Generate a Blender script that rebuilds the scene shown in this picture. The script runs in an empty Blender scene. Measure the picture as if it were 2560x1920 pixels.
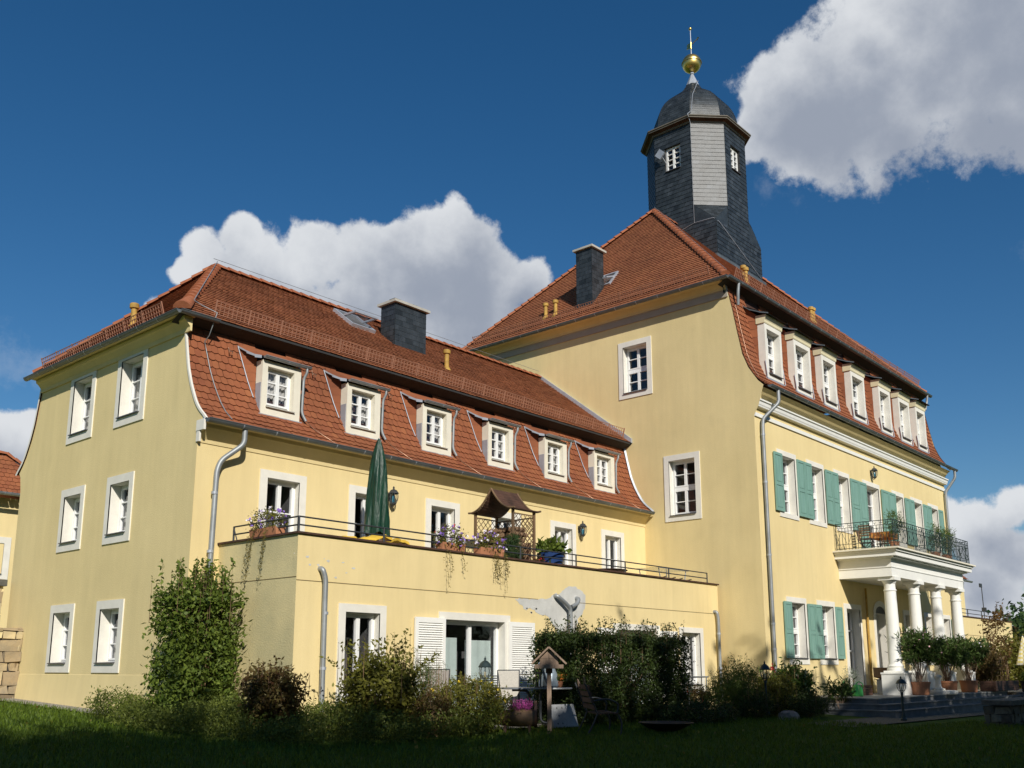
import bpy, math, random
import numpy as np
from mathutils import Vector, Matrix
R = math.radians
rnd = random.Random(11)
nrg = np.random.default_rng(5)
S = bpy.context.scene
COL = S.collection

# ---------------------------------------------------------------- camera
PITCH, AZX = R(11.546), R(41.403)          # pitch up; world +X lies this far right of the view
fh = Vector((math.cos(AZX), math.sin(AZX), 0)); rt = Vector((math.sin(AZX), -math.cos(AZX), 0)); zz = Vector((0, 0, 1))
fw = fh*math.cos(PITCH) + zz*math.sin(PITCH); cu = zz*math.cos(PITCH) - fh*math.sin(PITCH)
cam = bpy.data.cameras.new('camera'); camo = bpy.data.objects.new('camera', cam); COL.objects.link(camo)
cam.sensor_width = 36; cam.lens = 2428/2560*36; cam.shift_y = 215/2560; cam.clip_start = .1; cam.clip_end = 3000
m3 = Matrix((rt, cu, -fw)).transposed(); camo.matrix_world = Matrix.Translation((0, 0, 1.6)) @ m3.to_4x4()
S.camera = camo
S.view_settings.view_transform = 'Standard'; S.view_settings.look = 'None'; S.view_settings.exposure = 0.0; S.view_settings.gamma = 1.0

# ---------------------------------------------------------------- sun and sky
SUN = Vector((-.6, -1, .72)).normalized()
sl = bpy.data.lights.new('sun', 'SUN'); sl.energy = 4.6; sl.angle = R(.5); sl.color = (1, .95, .86)
so = bpy.data.objects.new('sun', sl); COL.objects.link(so); so.rotation_euler = (-SUN).to_track_quat('-Z', 'Y').to_euler()
W = bpy.data.worlds.new('World'); S.world = W; W.use_nodes = True
nt = W.node_tree; N = nt.nodes; L = nt.links; N.clear()
def nd(t, **k):
    n = N.new(t)
    for a, v in k.items(): setattr(n, a, v)
    return n
def mth(op, a, b=None, c=None, clamp=False):
    n = nd('ShaderNodeMath', operation=op); n.use_clamp = clamp
    for i, v in enumerate((a, b, c)):
        if v is None: continue
        if hasattr(v, 'is_output'): L.new(v, n.inputs[i])
        else: n.inputs[i].default_value = v
    return n.outputs[0]
sky = nd('ShaderNodeTexSky', sky_type='NISHITA'); sky.sun_disc = False; sky.sun_elevation = math.asin(SUN.z)
sky.sun_rotation = math.atan2(SUN.x, SUN.y); sky.air_density = 1.0; sky.dust_density = .25; sky.ozone_density = 3.2
tc = nd('ShaderNodeTexCoord')
hs = nd('ShaderNodeHueSaturation'); hs.inputs['Saturation'].default_value = 1.3; hs.inputs['Value'].default_value = .95; L.new(sky.outputs[0], hs.inputs['Color'])
def skydir(x, y):                           # direction in which the photograph shows a point of the sky
    return (fw*2428 + rt*(x*1.1573-1280) - cu*(y*1.1573-1175)).normalized()
def noise(scale, detail, rough, vec, off=0):
    n = nd('ShaderNodeTexNoise'); n.inputs['Scale'].default_value = scale; n.inputs['Detail'].default_value = detail; n.inputs['Roughness'].default_value = rough
    L.new(vec, n.inputs['Vector']); return n
nz = noise(7, 4, .55, tc.outputs['Generated'])
wv = nd('ShaderNodeVectorMath', operation='MULTIPLY_ADD'); L.new(nz.outputs['Color'], wv.inputs[0]); wv.inputs[1].default_value = (.07, .07, .07)
L.new(tc.outputs['Generated'], wv.inputs[2])
of = nd('ShaderNodeVectorMath', operation='SUBTRACT'); L.new(wv.outputs[0], of.inputs[0]); of.inputs[1].default_value = (.035, .035, .035)
wdir = of.outputs[0]
def field(bl):
    out = None
    for x, y, r in bl:
        d = skydir(x, y); n = nd('ShaderNodeVectorMath', operation='DISTANCE'); L.new(wdir, n.inputs[0]); n.inputs[1].default_value = d
        v = mth('MULTIPLY_ADD', n.outputs['Value'], -2098/r, 1.0)
        out = v if out is None else mth('SMOOTH_MAX', out, v, .12)
    return out
cumulus = [(905,505,95),(960,475,70),(850,540,100),(790,545,80),(1000,560,120),(1080,590,90),(1160,585,62),(690,560,85),(545,545,60),(440,560,55),(600,620,120),
           (800,660,170),(1000,680,170),(400,600,40),(330,655,30),(500,640,90),(700,700,120),
           (1950,30,150),(1790,170,130),(1680,205,85),(1650,300,70),(1950,160,220),(2150,80,220),(1750,320,110),(1900,250,130),(2230,190,150),(2050,-60,200),
           (2130,1140,75),(2070,1130,50),(2170,1210,90),(2210,1100,60),(2120,1270,80),(2200,1320,90),
           (25,940,70),(60,915,40),(10,1000,70),(-60,950,90)]
f1 = field(cumulus)
fb = noise(22, 10, .66, tc.outputs['Generated']); fb2 = noise(9, 6, .6, tc.outputs['Generated'])
den = mth('ADD', f1, mth('MULTIPLY_ADD', fb.outputs['Fac'], 1.1, -.55))
den = mth('ADD', den, mth('MULTIPLY_ADD', fb2.outputs['Fac'], .5, -.25))
mr = nd('ShaderNodeMapRange', interpolation_type='SMOOTHSTEP'); L.new(den, mr.inputs['Value']); mr.inputs['From Min'].default_value = .05; mr.inputs['From Max'].default_value = .32
alpha = mr.outputs[0]
wisp = field([(20,780,75),(60,790,50),(110,800,50),(2190,545,40),(2200,590,30),(1720,450,50),(1650,430,40)])
wm = nd('ShaderNodeMapRange', interpolation_type='SMOOTHSTEP'); L.new(mth('ADD', wisp, mth('MULTIPLY_ADD', fb.outputs['Fac'], 3.0, -1.7)), wm.inputs['Value']); wm.inputs['From Min'].default_value = 0; wm.inputs['From Max'].default_value = .9
alpha = mth('MAXIMUM', alpha, mth('MULTIPLY', wm.outputs[0], .16))
# shaded bodies of the clouds (away from the sunlit rims)
grey = field([(800,700,190),(1000,690,180),(620,690,130),(1150,650,80),(900,640,150),(2150,300,210),(1950,330,150),(2150,130,170),(1780,300,150),(2100,60,200),(2250,150,200),(1900,230,200),(2180,1180,70),(2130,1270,70),(2000,200,140),(1900,140,90),(0,1010,60)])
gm = nd('ShaderNodeMapRange', interpolation_type='SMOOTHSTEP')
L.new(mth('ADD', grey, mth('MULTIPLY_ADD', fb2.outputs['Fac'], 2.4, -1.2)), gm.inputs['Value']); gm.inputs['From Min'].default_value = -.5; gm.inputs['From Max'].default_value = 1.0
cr_ = nd('ShaderNodeMix', data_type='RGBA'); L.new(gm.outputs[0], cr_.inputs['Factor']); cr_.inputs['A'].default_value = (9.0, 9.3, 9.7, 1); cr_.inputs['B'].default_value = (3.9, 4.4, 5.4, 1)
mx = nd('ShaderNodeMix', data_type='RGBA'); L.new(alpha, mx.inputs['Factor']); L.new(hs.outputs[0], mx.inputs['A']); L.new(cr_.outputs['Result'], mx.inputs['B'])
bg = nd('ShaderNodeBackground'); L.new(mx.outputs['Result'], bg.inputs['Color']); bg.inputs['Strength'].default_value = .08
L.new(bg.outputs[0], nd('ShaderNodeOutputWorld').inputs[0])

# ---------------------------------------------------------------- materials
MATS = {}
def M(name, col, rough=.75, var=.12, scale=2.5, bump=0., bscale=40., metal=0., col2=None, tint=0., spec=.5, stretch=None):
    if name in MATS: return name
    m = bpy.data.materials.new(name); MATS[name] = m; m.use_nodes = True
    t = m.node_tree; b = t.nodes['Principled BSDF']; b.inputs['Roughness'].default_value = rough; b.inputs['Metallic'].default_value = metal
    b.inputs['Specular IOR Level'].default_value = spec
    c = t.nodes.new('ShaderNodeTexCoord'); n = t.nodes.new('ShaderNodeTexNoise'); n.inputs['Scale'].default_value = scale; n.inputs['Detail'].default_value = 6; n.inputs['Roughness'].default_value = .65
    src = c.outputs['Object']
    if stretch:
        mp = t.nodes.new('ShaderNodeMapping'); mp.inputs['Scale'].default_value = stretch; t.links.new(src, mp.inputs[0]); src = mp.outputs[0]
    t.links.new(src, n.inputs['Vector'])
    r = t.nodes.new('ShaderNodeValToRGB'); col2 = col2 or tuple(x*(1-2*var) for x in col); colb = tuple(min(1, x*(1+var)) for x in col)
    r.color_ramp.elements[0].color = (*col2, 1); r.color_ramp.elements[1].color = (*colb, 1); r.color_ramp.elements[0].position = .3; r.color_ramp.elements[1].position = .7
    t.links.new(n.outputs['Fac'], r.inputs[0]); out = r.outputs[0]
    if tint:
        a = t.nodes.new('ShaderNodeAttribute'); a.attribute_name = 'tint'
        mr = t.nodes.new('ShaderNodeMapRange'); t.links.new(a.outputs['Fac'], mr.inputs['Value']); mr.inputs['To Min'].default_value = 1-tint; mr.inputs['To Max'].default_value = 1+tint
        h = t.nodes.new('ShaderNodeHueSaturation'); t.links.new(out, h.inputs['Color']); t.links.new(mr.outputs[0], h.inputs['Value'])
        mh = t.nodes.new('ShaderNodeMapRange'); t.links.new(a.outputs['Fac'], mh.inputs['Value']); mh.inputs['To Min'].default_value = .5-tint*.03; mh.inputs['To Max'].default_value = .5+tint*.03
        t.links.new(mh.outputs[0], h.inputs['Hue']); out = h.outputs[0]
    if name.startswith('plaster'):
        mp2 = t.nodes.new('ShaderNodeMapping'); mp2.inputs['Scale'].default_value = (1.6, 1.6, .16); t.links.new(c.outputs['Object'], mp2.inputs[0]); n3 = t.nodes.new('ShaderNodeTexNoise'); n3.inputs['Scale'].default_value = 1.5; n3.inputs['Detail'].default_value = 8; n3.inputs['Roughness'].default_value = .7; t.links.new(mp2.outputs[0], n3.inputs['Vector'])
        m3_ = t.nodes.new('ShaderNodeMapRange'); t.links.new(n3.outputs['Fac'], m3_.inputs['Value']); m3_.inputs['From Min'].default_value = .3; m3_.inputs['From Max'].default_value = .7; m3_.inputs['To Min'].default_value = .93; m3_.inputs['To Max'].default_value = 1.04
        n4 = t.nodes.new('ShaderNodeTexNoise'); n4.inputs['Scale'].default_value = .9; n4.inputs['Detail'].default_value = 3; t.links.new(c.outputs['Object'], n4.inputs['Vector'])
        m4_ = t.nodes.new('ShaderNodeMapRange'); t.links.new(n4.outputs['Fac'], m4_.inputs['Value']); m4_.inputs['From Min'].default_value = .62; m4_.inputs['From Max'].default_value = .75; m4_.inputs['To Min'].default_value = 1; m4_.inputs['To Max'].default_value = .94
        mm_ = t.nodes.new('ShaderNodeMath'); mm_.operation = 'MULTIPLY'; t.links.new(m3_.outputs[0], mm_.inputs[0]); t.links.new(m4_.outputs[0], mm_.inputs[1])
        hv = t.nodes.new('ShaderNodeHueSaturation'); t.links.new(out, hv.inputs['Color']); t.links.new(mm_.outputs[0], hv.inputs['Value']); out = hv.outputs[0]
    t.links.new(out, b.inputs['Base Color'])
    if bump:
        n2 = t.nodes.new('ShaderNodeTexNoise'); n2.inputs['Scale'].default_value = bscale; n2.inputs['Detail'].default_value = 4; t.links.new(src, n2.inputs['Vector'])
        bp = t.nodes.new('ShaderNodeBump'); bp.inputs['Strength'].default_value = bump; bp.inputs['Distance'].default_value = .02; t.links.new(n2.outputs['Fac'], bp.inputs['Height']); t.links.new(bp.outputs[0], b.inputs['Normal'])
    return name
M('plaster', (.79, .64, .335), .9, .03, .35, .25, 60, spec=.15, col2=(.74, .59, .30))
M('plaster_old', (.77, .63, .33), .9, .04, .3, .3, 40, spec=.15, col2=(.69, .56, .285))
M('stone', (.78, .75, .67), .85, .05, 2, .12, 60, spec=.2)
M('head_cream', (.74, .66, .43), .8, .05, 2); M('cream', (.78, .73, .60), .8, .05, 2, .1, 60, spec=.2)
M('white', (.86, .85, .80), .55, .03, 2)
M('white_frame', (.86, .86, .84), .3, .02, 2)
M('trim_grey', (.42, .38, .32), .85, .06, 2)
M('tile', (.305, .104, .046), .8, .12, .6, .25, 25, tint=.15, col2=(.21, .074, .036), spec=.2)
M('tile_brown', (.33, .122, .056), .8, .12, .5, .25, 25, tint=.15, col2=(.24, .092, .046), spec=.2)
M('tile_under', (.055, .022, .014), .9)
M('ridge_tile', (.34, .12, .055), .8, .2, 3, .2, 20, col2=(.26, .09, .045), spec=.25)
M('slate', (.034, .042, .048), .47, .25, 3, .3, 18, tint=.6, spec=.55)
M('zinc', (.33, .35, .36), .5, .15, 1.5, metal=.45)
M('zinc_dark', (.16, .18, .19), .5, .15, 1.5, metal=.5)
M('lead', (.42, .45, .50), .5, .1, 2, metal=.3)
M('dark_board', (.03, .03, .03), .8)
M('room', (.13, .13, .13), .9); M('net_curtain', (.36, .34, .30), .9, .08, 3); M('cornice_brown', (.14, .125, .10), .8, .15, 3)
M('plaster_algae', (.76, .63, .33), .9, .05, .5, .4, 30, spec=.15, col2=(.47, .43, .25))
M('iron', (.05, .055, .06), .55, .1, 4, metal=.3)
M('iron_green', (.03, .05, .05), .5, .15, 4, metal=.3)
M('shutter_teal', (.20, .36, .30), .6, .1, 3, .1, 30, stretch=(6, 6, .5))
M('curtain', (.62, .61, .57), .9, .06, 3)
M('curtain_mint', (.62, .74, .68), .9, .05, 3)
M('sill', (.14, .14, .15), .45, .1, 3, metal=.4)
M('gold', (.85, .6, .2), .36, .05, 3, metal=1.)
M('concrete', (.48, .46, .40), .9, .12, 2, .3, 30)
M('vent_ochre', (.50, .30, .06), .7, .2, 6)
M('snow_brown', (.36, .165, .10), .65, .1, 6)
M('copper', (.5, .3, .2), .4, .1, 5, metal=.7)
M('joint', (.22, .16, .07), .9)
M('patch_grey', (.58, .575, .54), .95, .08, 3, .4, 40)
M('wood', (.19, .115, .06), .75, .3, 3, .2, 30, stretch=(1, 1, .15))
M('wood_dark', (.085, .04, .025), .7, .3, 3, .2, 30)
M('wood_grey', (.30, .21, .15), .85, .2, 5, .2, 30, stretch=(4, 4, .6))
M('terracotta', (.47, .20, .10), .8, .12, 4, .15, 30)
M('stone_path', (.24, .22, .19), .9, .25, 3, .4, 25)
M('step_stone', (.16, .165, .165), .8, .2, 3, .3, 25)
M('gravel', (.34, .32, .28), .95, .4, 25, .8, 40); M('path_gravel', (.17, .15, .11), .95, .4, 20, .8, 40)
def glass(name, tr):
    m = bpy.data.materials.new(name); MATS[name] = m; m.use_nodes = True; t = m.node_tree; t.nodes.clear()
    o = t.nodes.new('ShaderNodeOutputMaterial'); a = t.nodes.new('ShaderNodeBsdfTransparent'); a.inputs[0].default_value = (tr, tr, tr*1.02, 1)
    g = t.nodes.new('ShaderNodeBsdfGlossy'); g.inputs['Roughness'].default_value = .02; g.inputs['Color'].default_value = (.9, .95, 1, 1)
    lw = t.nodes.new('ShaderNodeLayerWeight'); lw.inputs[0].default_value = .5; pw_ = t.nodes.new('ShaderNodeMath'); pw_.operation = 'POWER'; pw_.inputs[1].default_value = 4; t.links.new(lw.outputs['Facing'], pw_.inputs[0])
    f = t.nodes.new('ShaderNodeMath'); f.operation = 'MULTIPLY_ADD'; f.inputs[1].default_value = .7; f.inputs[2].default_value = .07; t.links.new(pw_.outputs[0], f.inputs[0]); x = t.nodes.new('ShaderNodeMixShader')
    t.links.new(f.outputs[0], x.inputs[0]); t.links.new(a.outputs[0], x.inputs[1]); t.links.new(g.outputs[0], x.inputs[2]); t.links.new(x.outputs[0], o.inputs[0])
glass('glass', .82); glass('lamp_glass', .9)

# ---------------------------------------------------------------- mesh helpers
class Fr:                                   # local frame: a along u, b outward along n, c up
    def __init__(s, o, u, n, c=(0, 0, 1)): s.o = Vector(o); s.u = Vector(u); s.n = Vector(n); s.c = Vector(c)
    def __call__(s, a, b, c): return s.o + s.u*a + s.n*b + s.c*c
WORLD = Fr((0, 0, 0), (1, 0, 0), (0, 1, 0))
class MB:
    def __init__(s): s.v = []; s.f = []; s.m = []; s.t = []; s.ms = []; s.sm = []
    def mi(s, m):
        if m not in s.ms: s.ms.append(m)
        return s.ms.index(m)
    def face(s, pts, m, t=.5, smooth=False):
        i = len(s.v); s.v += [tuple(p) for p in pts]; s.f.append(tuple(range(i, i+len(pts)))); s.m.append(s.mi(m)); s.t.append(t); s.sm.append(smooth)
    def grid(s, rows, m, smooth=True, closed=False, t=.5):     # rows of points, shared vertices
        i = len(s.v); k = len(rows[0])
        for r in rows: s.v += [tuple(p) for p in r]
        for a in range(len(rows)-1):
            for b in range(k if closed else k-1):
                b2 = (b+1) % k
                s.f.append((i+a*k+b, i+a*k+b2, i+(a+1)*k+b2, i+(a+1)*k+b)); s.m.append(s.mi(m)); s.t.append(t); s.sm.append(smooth)
    def box(s, F, a0, a1, b0, b1, c0, c1, m, t=.5):
        i = len(s.v)
        s.v += [tuple(F(a, b, c)) for a in (a0, a1) for b in (b0, b1) for c in (c0, c1)]
        for q in ((0,1,3,2),(4,6,7,5),(0,4,5,1),(2,3,7,6),(0,2,6,4),(1,5,7,3)):
            s.f.append(tuple(i+k for k in q)); s.m.append(s.mi(m)); s.t.append(t); s.sm.append(False)
    def tube(s, pts, r, m, n=8, cap=True):
        pts = [Vector(p) for p in pts]; rs = r if isinstance(r, (list, tuple)) else [r]*len(pts); rows = []
        up = Vector((0, 0, 1)); prev = None
        for k, p in enumerate(pts):
            d = (pts[min(k+1, len(pts)-1)] - pts[max(k-1, 0)]).normalized()
            x = prev - d*prev.dot(d) if prev is not None else d.cross(up if abs(d.z) < .95 else Vector((1, 0, 0)))
            if x.length < 1e-5: x = d.orthogonal()
            x.normalize(); prev = x; y = d.cross(x)
            rows.append([p + (x*math.cos(2*math.pi*j/n) + y*math.sin(2*math.pi*j/n))*rs[k] for j in range(n)])
        s.grid(rows, m, True, True)
        if cap:
            s.face(rows[0][::-1], m); s.face(rows[-1], m)
    def lathe(s, F, prof, m, n=16, smooth=True, phase=0):     # prof of (radius, height)
        rows = [[F(r*math.cos(2*math.pi*(j+phase)/n), r*math.sin(2*math.pi*(j+phase)/n), z) for j in range(n)] for r, z in prof]
        run = [rows[0]]
        for k in range(1, len(rows)):        # crisp edges where the profile turns sharply
            run.append(rows[k])
            if k < len(rows)-1:
                a = math.atan2(prof[k][1]-prof[k-1][1], prof[k][0]-prof[k-1][0]); b = math.atan2(prof[k+1][1]-prof[k][1], prof[k+1][0]-prof[k][0])
                if abs((b-a+math.pi) % (2*math.pi)-math.pi) > .5: s.grid(run, m, smooth, True); run = [rows[k]]
        s.grid(run, m, smooth, True)
    def extrude(s, F, prof, a0, a1, m, closed=False, caps=True, smooth=False):   # profile of (b, c) swept along a
        pr = prof+[prof[0]] if closed else prof
        for k in range(len(pr)-1):
            mm = m[k % len(m)] if isinstance(m, list) else m
            (b, c), (b2, c2) = pr[k], pr[k+1]
            s.face([F(a0, b, c), F(a1, b, c), F(a1, b2, c2), F(a0, b2, c2)], mm, .5, smooth)
        if caps:
            mm = m[0] if isinstance(m, list) else m
            s.face([F(a0, b, c) for b, c in prof], mm); s.face([F(a1, b, c) for b, c in prof], mm)
    def build(s, name, parent=None, loc=None):
        me = bpy.data.meshes.new(name); vs = s.v
        if loc is not None: vs = [(x-loc[0], y-loc[1], z-loc[2]) for x, y, z in vs]
        me.from_pydata(vs, [], s.f)
        for m in s.ms: me.materials.append(MATS[m])
        me.polygons.foreach_set('material_index', s.m); me.polygons.foreach_set('use_smooth', s.sm)
        if any(t != .5 for t in s.t):
            at = me.attributes.new('tint', 'FLOAT', 'FACE'); at.data.foreach_set('value', s.t)
        o = bpy.data.objects.new(name, me); COL.objects.link(o)
        if loc is not None: o.location = loc
        if parent is not None:
            o.parent = parent
            if parent.type == 'EMPTY' and loc is None and not parent.get('_loc'): o.matrix_parent_inverse = Matrix.Translation(parent.location).inverted()
        return o
def tag(o, label, cat, group=None, kind=None):
    o['label'] = label; o['category'] = cat
    if group: o['group'] = group
    if kind: o['kind'] = kind
    return o
LOCAL = []
def thing(name, label, cat, loc, group=None, rz=0, local=False):
    o = bpy.data.objects.new(name, None); COL.objects.link(o); o.location = loc; o.rotation_euler = (0, 0, rz); o.empty_display_size = .2
    if local: LOCAL.append(o.name)
    return tag(o, label, cat, group)
def kid(mb, name, parent):                 # part of a thing that was built about its own origin
    o = mb.build(name); o.parent = parent; return o
def dup(root, loc, label, rz=None):
    r = root.copy(); COL.objects.link(r); r.location = loc; r['label'] = label
    if rz is not None: r.rotation_euler = (0, 0, rz)
    def rec(a, b):
        for ch in list(a.children):
            c = ch.copy(); mi = ch.matrix_parent_inverse.copy(); COL.objects.link(c); c.parent = b; c.matrix_parent_inverse = mi; rec(ch, c)
    rec(root, r); return r
def structure(name, mb):
    o = mb.build(name); o['kind'] = 'structure'; return o
def gz(x, y): return min(.3 + .035*(y-13) - .006*(x-15), .95) if x < 60 else min(.3+.035*(y-13)-.27, .6)

# plane wall with holes; zl/zr give the left / right edge (a) at height c; cuts = extra heights
def wall(mb, F, a0, a1, c0, c1, holes, m, edge=None, cuts=()):
    xs = sorted({a0, a1} | {h[0] for h in holes} | {h[1] for h in holes}); zs = sorted({c0, c1, *cuts} | {h[2] for h in holes} | {h[3] for h in holes})
    E = edge or (lambda z: (a0, a1))
    for z0, z1 in zip(zs, zs[1:]):
        l0, r0 = E(z0); l1, r1 = E(z1)
        for x0, x1 in zip(xs, xs[1:]):
            if any(h[0] < (x0+x1)/2 < h[1] and h[2] < (z0+z1)/2 < h[3] for h in holes): continue
            p = lambda x, z, l, r: F(l if x == xs[0] else r if x == xs[-1] else x, 0, z)
            mb.face([p(x0, z0, l0, r0), p(x1, z0, l0, r0), p(x1, z1, l1, r1), p(x0, z1, l1, r1)], m)

# a field of plain roof tiles: P(u, v) -> point, tangent u, tangent v (up), normal; clamp(v) -> u range
def tiles(mb, P, v1, w, g, clamp, m='tile', rounded=True, lift=.036, th=.014, skip=None, slant=0, edge=None, cv=1.):
    k = 0; v = 0.
    while v < v1-.02:
        vt = min(v+g*1.3, v1); n0 = clamp(v)[0]; u = math.floor((clamp(v)[0])/w)*w - (w/2 if k % 2 else 0)
        umax = clamp(v)[1]
        while u < umax:
            um = u+w/2
            l, r = clamp(v); 
            if um+w/2 > l and um-w/2 < r and not (skip and skip(um, v+g/2)):
                jl = lift*rnd.uniform(.88, 1.12); jw = rnd.uniform(-.004, .004); tt = min(1, max(0, rnd.gauss(.5, .17)))
                dv = rnd.uniform(-.006, .006)
                if rounded: low = [(u+.003, v+.034*cv), (u+w*.16, v+.016*cv), (u+w*.33, v+.004*cv), (u+w*.5, v), (u+w*.67, v+.004*cv), (u+w*.84, v+.016*cv), (u+w-.003, v+.034*cv)]
                else: low = [(u+.003, v), (u+w-.003, v)]
                top = [(u+w-.004+slant, vt), (u+.004+slant, vt)]
                def pt(uu, vv, h):
                    a, b = clamp(min(max(vv, 0), v1)); uu = min(max(uu+jw, a), b); q, tu, tv, nn = P(uu, min(max(vv+dv, 0), v1)); return q + nn*h
                lo = [pt(x, y, jl) for x, y in low]; up = [pt(x, y, .004) for x, y in top]
                mb.face(lo+up, m, tt)
                lb = [pt(x, y, jl-th) for x, y in low]
                for a in range(len(lo)-1): mb.face([lo[a], lb[a], lb[a+1], lo[a+1]], edge or m, tt*.6)
            u += w
        v += g; k += 1
def plane_P(o, u, v, ):
    o = Vector(o); u = Vector(u).normalized(); v = Vector(v).normalized(); n = u.cross(v)
    if n.z < 0: n = -n
    return lambda a, b: (o+u*a+v*b, u, v, n)
def ridge_caps(mb, p0, p1, r=.13, step=.36, m='ridge_tile'):
    p0, p1 = Vector(p0), Vector(p1); d = (p1-p0); ln = d.length; d.normalize(); x = d.cross(Vector((0, 0, 1))).normalized(); y = x.cross(d)
    k = int(ln/step)
    for i in range(k):
        a = p0+d*(ln*i/k); b = p0+d*(ln*(i+1)/k+.04); t = rnd.uniform(.2, .8)
        rows = []
        for q, rr in ((a, r*1.2), (b, r*.86)):
            rows.append([q + x*(rr*math.cos(th)) + y*(rr*math.sin(th)*.85) for th in [math.pi*j/7 for j in range(8)]])
        mb.grid(rows, m, True, False, t); mb.face(rows[0], m, t*.5); mb.face(rows[1], m, t)

# ---------------------------------------------------------------- windows
def window(par, F, x0, x1, z0, z1, sur=(.2, .2, .2, .2), dep=.2, bars=(2, 3), transom=None, sur_m='stone', sill=True, curtain=None, name='window', frame_m='white_frame', panel=0, mid=.1, room=True, tilt=False, out=.03):
    mb = MB(); l, r, t, b = sur
    if t: mb.box(F, x0-l, x1+r, 0, out, z1, z1+t, sur_m)
    if b: mb.box(F, x0-l, x1+r, 0, out, z0-b, z0, sur_m)
    if l: mb.box(F, x0-l, x0, 0, out, z0, z1, sur_m)
    if r: mb.box(F, x1, x1+r, 0, out, z0, z1, sur_m)
    for q in ([(x0, z0), (x0, z1)], [(x1, z0), (x1, z1)], [(x0, z0), (x1, z0)], [(x0, z1), (x1, z1)]):
        (a, c), (a2, c2) = q
        mb.face([F(a, out if (l and t) else 0, c), F(a2, out if (l and t) else 0, c2), F(a2, -dep, c2), F(a, -dep, c)], sur_m)
        if room: mb.face([F(a, -dep-.002, c), F(a2, -dep-.002, c2), F(a2, -dep-.7, c2), F(a, -dep-.7, c)], 'room')
    if room: mb.face([F(x0, -dep-.7, z0), F(x1, -dep-.7, z0), F(x1, -dep-.7, z1), F(x0, -dep-.7, z1)], 'room')
    w = mb.build(name, par)
    fb = MB(); fr = .055; d0, d1 = -dep-.02, -dep+.045
    fb.box(F, x0, x0+fr, d0, d1, z0, z1, frame_m); fb.box(F, x1-fr, x1, d0, d1, z0, z1, frame_m)
    fb.box(F, x0+fr, x1-fr, d0, d1, z1-fr, z1, frame_m); fb.box(F, x0+fr, x1-fr, d0, d1, z0, z0+fr*1.3, frame_m)
    xs = [x0+fr, x1-fr]; zz0, zz1 = z0+fr*1.3, z1-fr
    zbands = [(zz0, zz1)]
    if transom:
        zt = z0+(z1-z0)*transom; fb.box(F, xs[0], xs[1], d0, d1+.012, zt-.05, zt+.05, frame_m); zbands = [(zz0, zt-.05), (zt+.05, zz1)]
    nc = bars[0]
    for (za, zb) in zbands:
        st = .045
        cols = [xs[0]+(xs[1]-xs[0])*i/nc for i in range(nc+1)]
        for i in range(nc):
            a, b2 = cols[i]+.004, cols[i+1]-.004
            fb.box(F, a, a+st, d0+.004, d1+.02, za+.004, zb-.004, frame_m); fb.box(F, b2-st, b2, d0+.004, d1+.02, za+.004, zb-.004, frame_m)
            fb.box(F, a+st, b2-st, d0+.004, d1+.02, za+.004, za+.004+st, frame_m); fb.box(F, a+st, b2-st, d0+.004, d1+.02, zb-.004-st, zb-.004, frame_m)
            for k in range(1, bars[1]):
                zc = za+(zb-za)*k/bars[1]; fb.box(F, a+st, b2-st, d0+.008, d1+.016, zc-.014, zc+.014, frame_m)
            if panel and za == zz0: fb.box(F, a+st, b2-st, d0+.002, d1+.01, za+st, za+panel, frame_m)
    fb.build('frame', w)
    gb = MB(); gb.face([F(x0+fr, -dep+.012, z0+fr), F(x1-fr, -dep+.012, z0+fr), F(x1-fr, -dep+.012, z1-fr), F(x0+fr, -dep+.012, z1-fr)], 'glass'); gb.build('pane', w)
    if sill:
        sb = MB(); sb.extrude(F, [(-dep+.046, z0+.035), (out+.05, z0+.012), (out+.05, z0-.012), (-dep+.046, z0+.012)], x0+.01, x1-.01, 'sill', True); sb.build('sill', w)
    if curtain:
        cb = MB()
        for (a, b2, c0, c1, m) in curtain:
            n = max(4, int((b2-a)/.04)); rows = []
            for zf in (0, .5, 1):
                rows.append([F(x0+(x1-x0)*a+(x1-x0)*(b2-a)*i/n, -dep-.1+.02*math.sin(i*1.9)+rnd.uniform(-.006, .006), z0+(z1-z0)*(c0+(c1-c0)*zf)) for i in range(n+1)])
            cb.grid(rows, m, True)
        cb.build('curtain', w)
    return w
def gutter(mb, F, a0, a1, b, c, r=.08, m='zinc', brackets=.9):
    rows = []
    for a in (a0, a1): rows.append([F(a, b+r*math.cos(t), c+r*math.sin(t)) for t in [math.pi+math.pi*i/8 for i in range(9)]])
    mb.grid(rows, m, True)
    rows = []
    for a in (a0, a1): rows.append([F(a, b+r*.86*math.cos(t), c+r*.86*math.sin(t)) for t in [math.pi+math.pi*i/8 for i in range(9)]])
    mb.grid(rows, 'zinc_dark', True)
    mb.tube([F(a0, b+r, c), F(a1, b+r, c)], .012, m, 6)
    for a in (a0, a1): mb.face([F(a, b+r*math.cos(t), c+r*math.sin(t)) for t in [math.pi+math.pi*i/8 for i in range(9)]], m)
    n = int(abs(a1-a0)/brackets)
    for i in range(1, n):
        a = a0+(a1-a0)*i/n; rows = []
        for da in (-.015, .015): rows.append([F(a+da, b+(r+.006)*math.cos(t), c+(r+.006)*math.sin(t)) for t in [math.pi+math.pi*i/8 for i in range(9)]])
        mb.grid(rows, 'lead', True)
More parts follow.
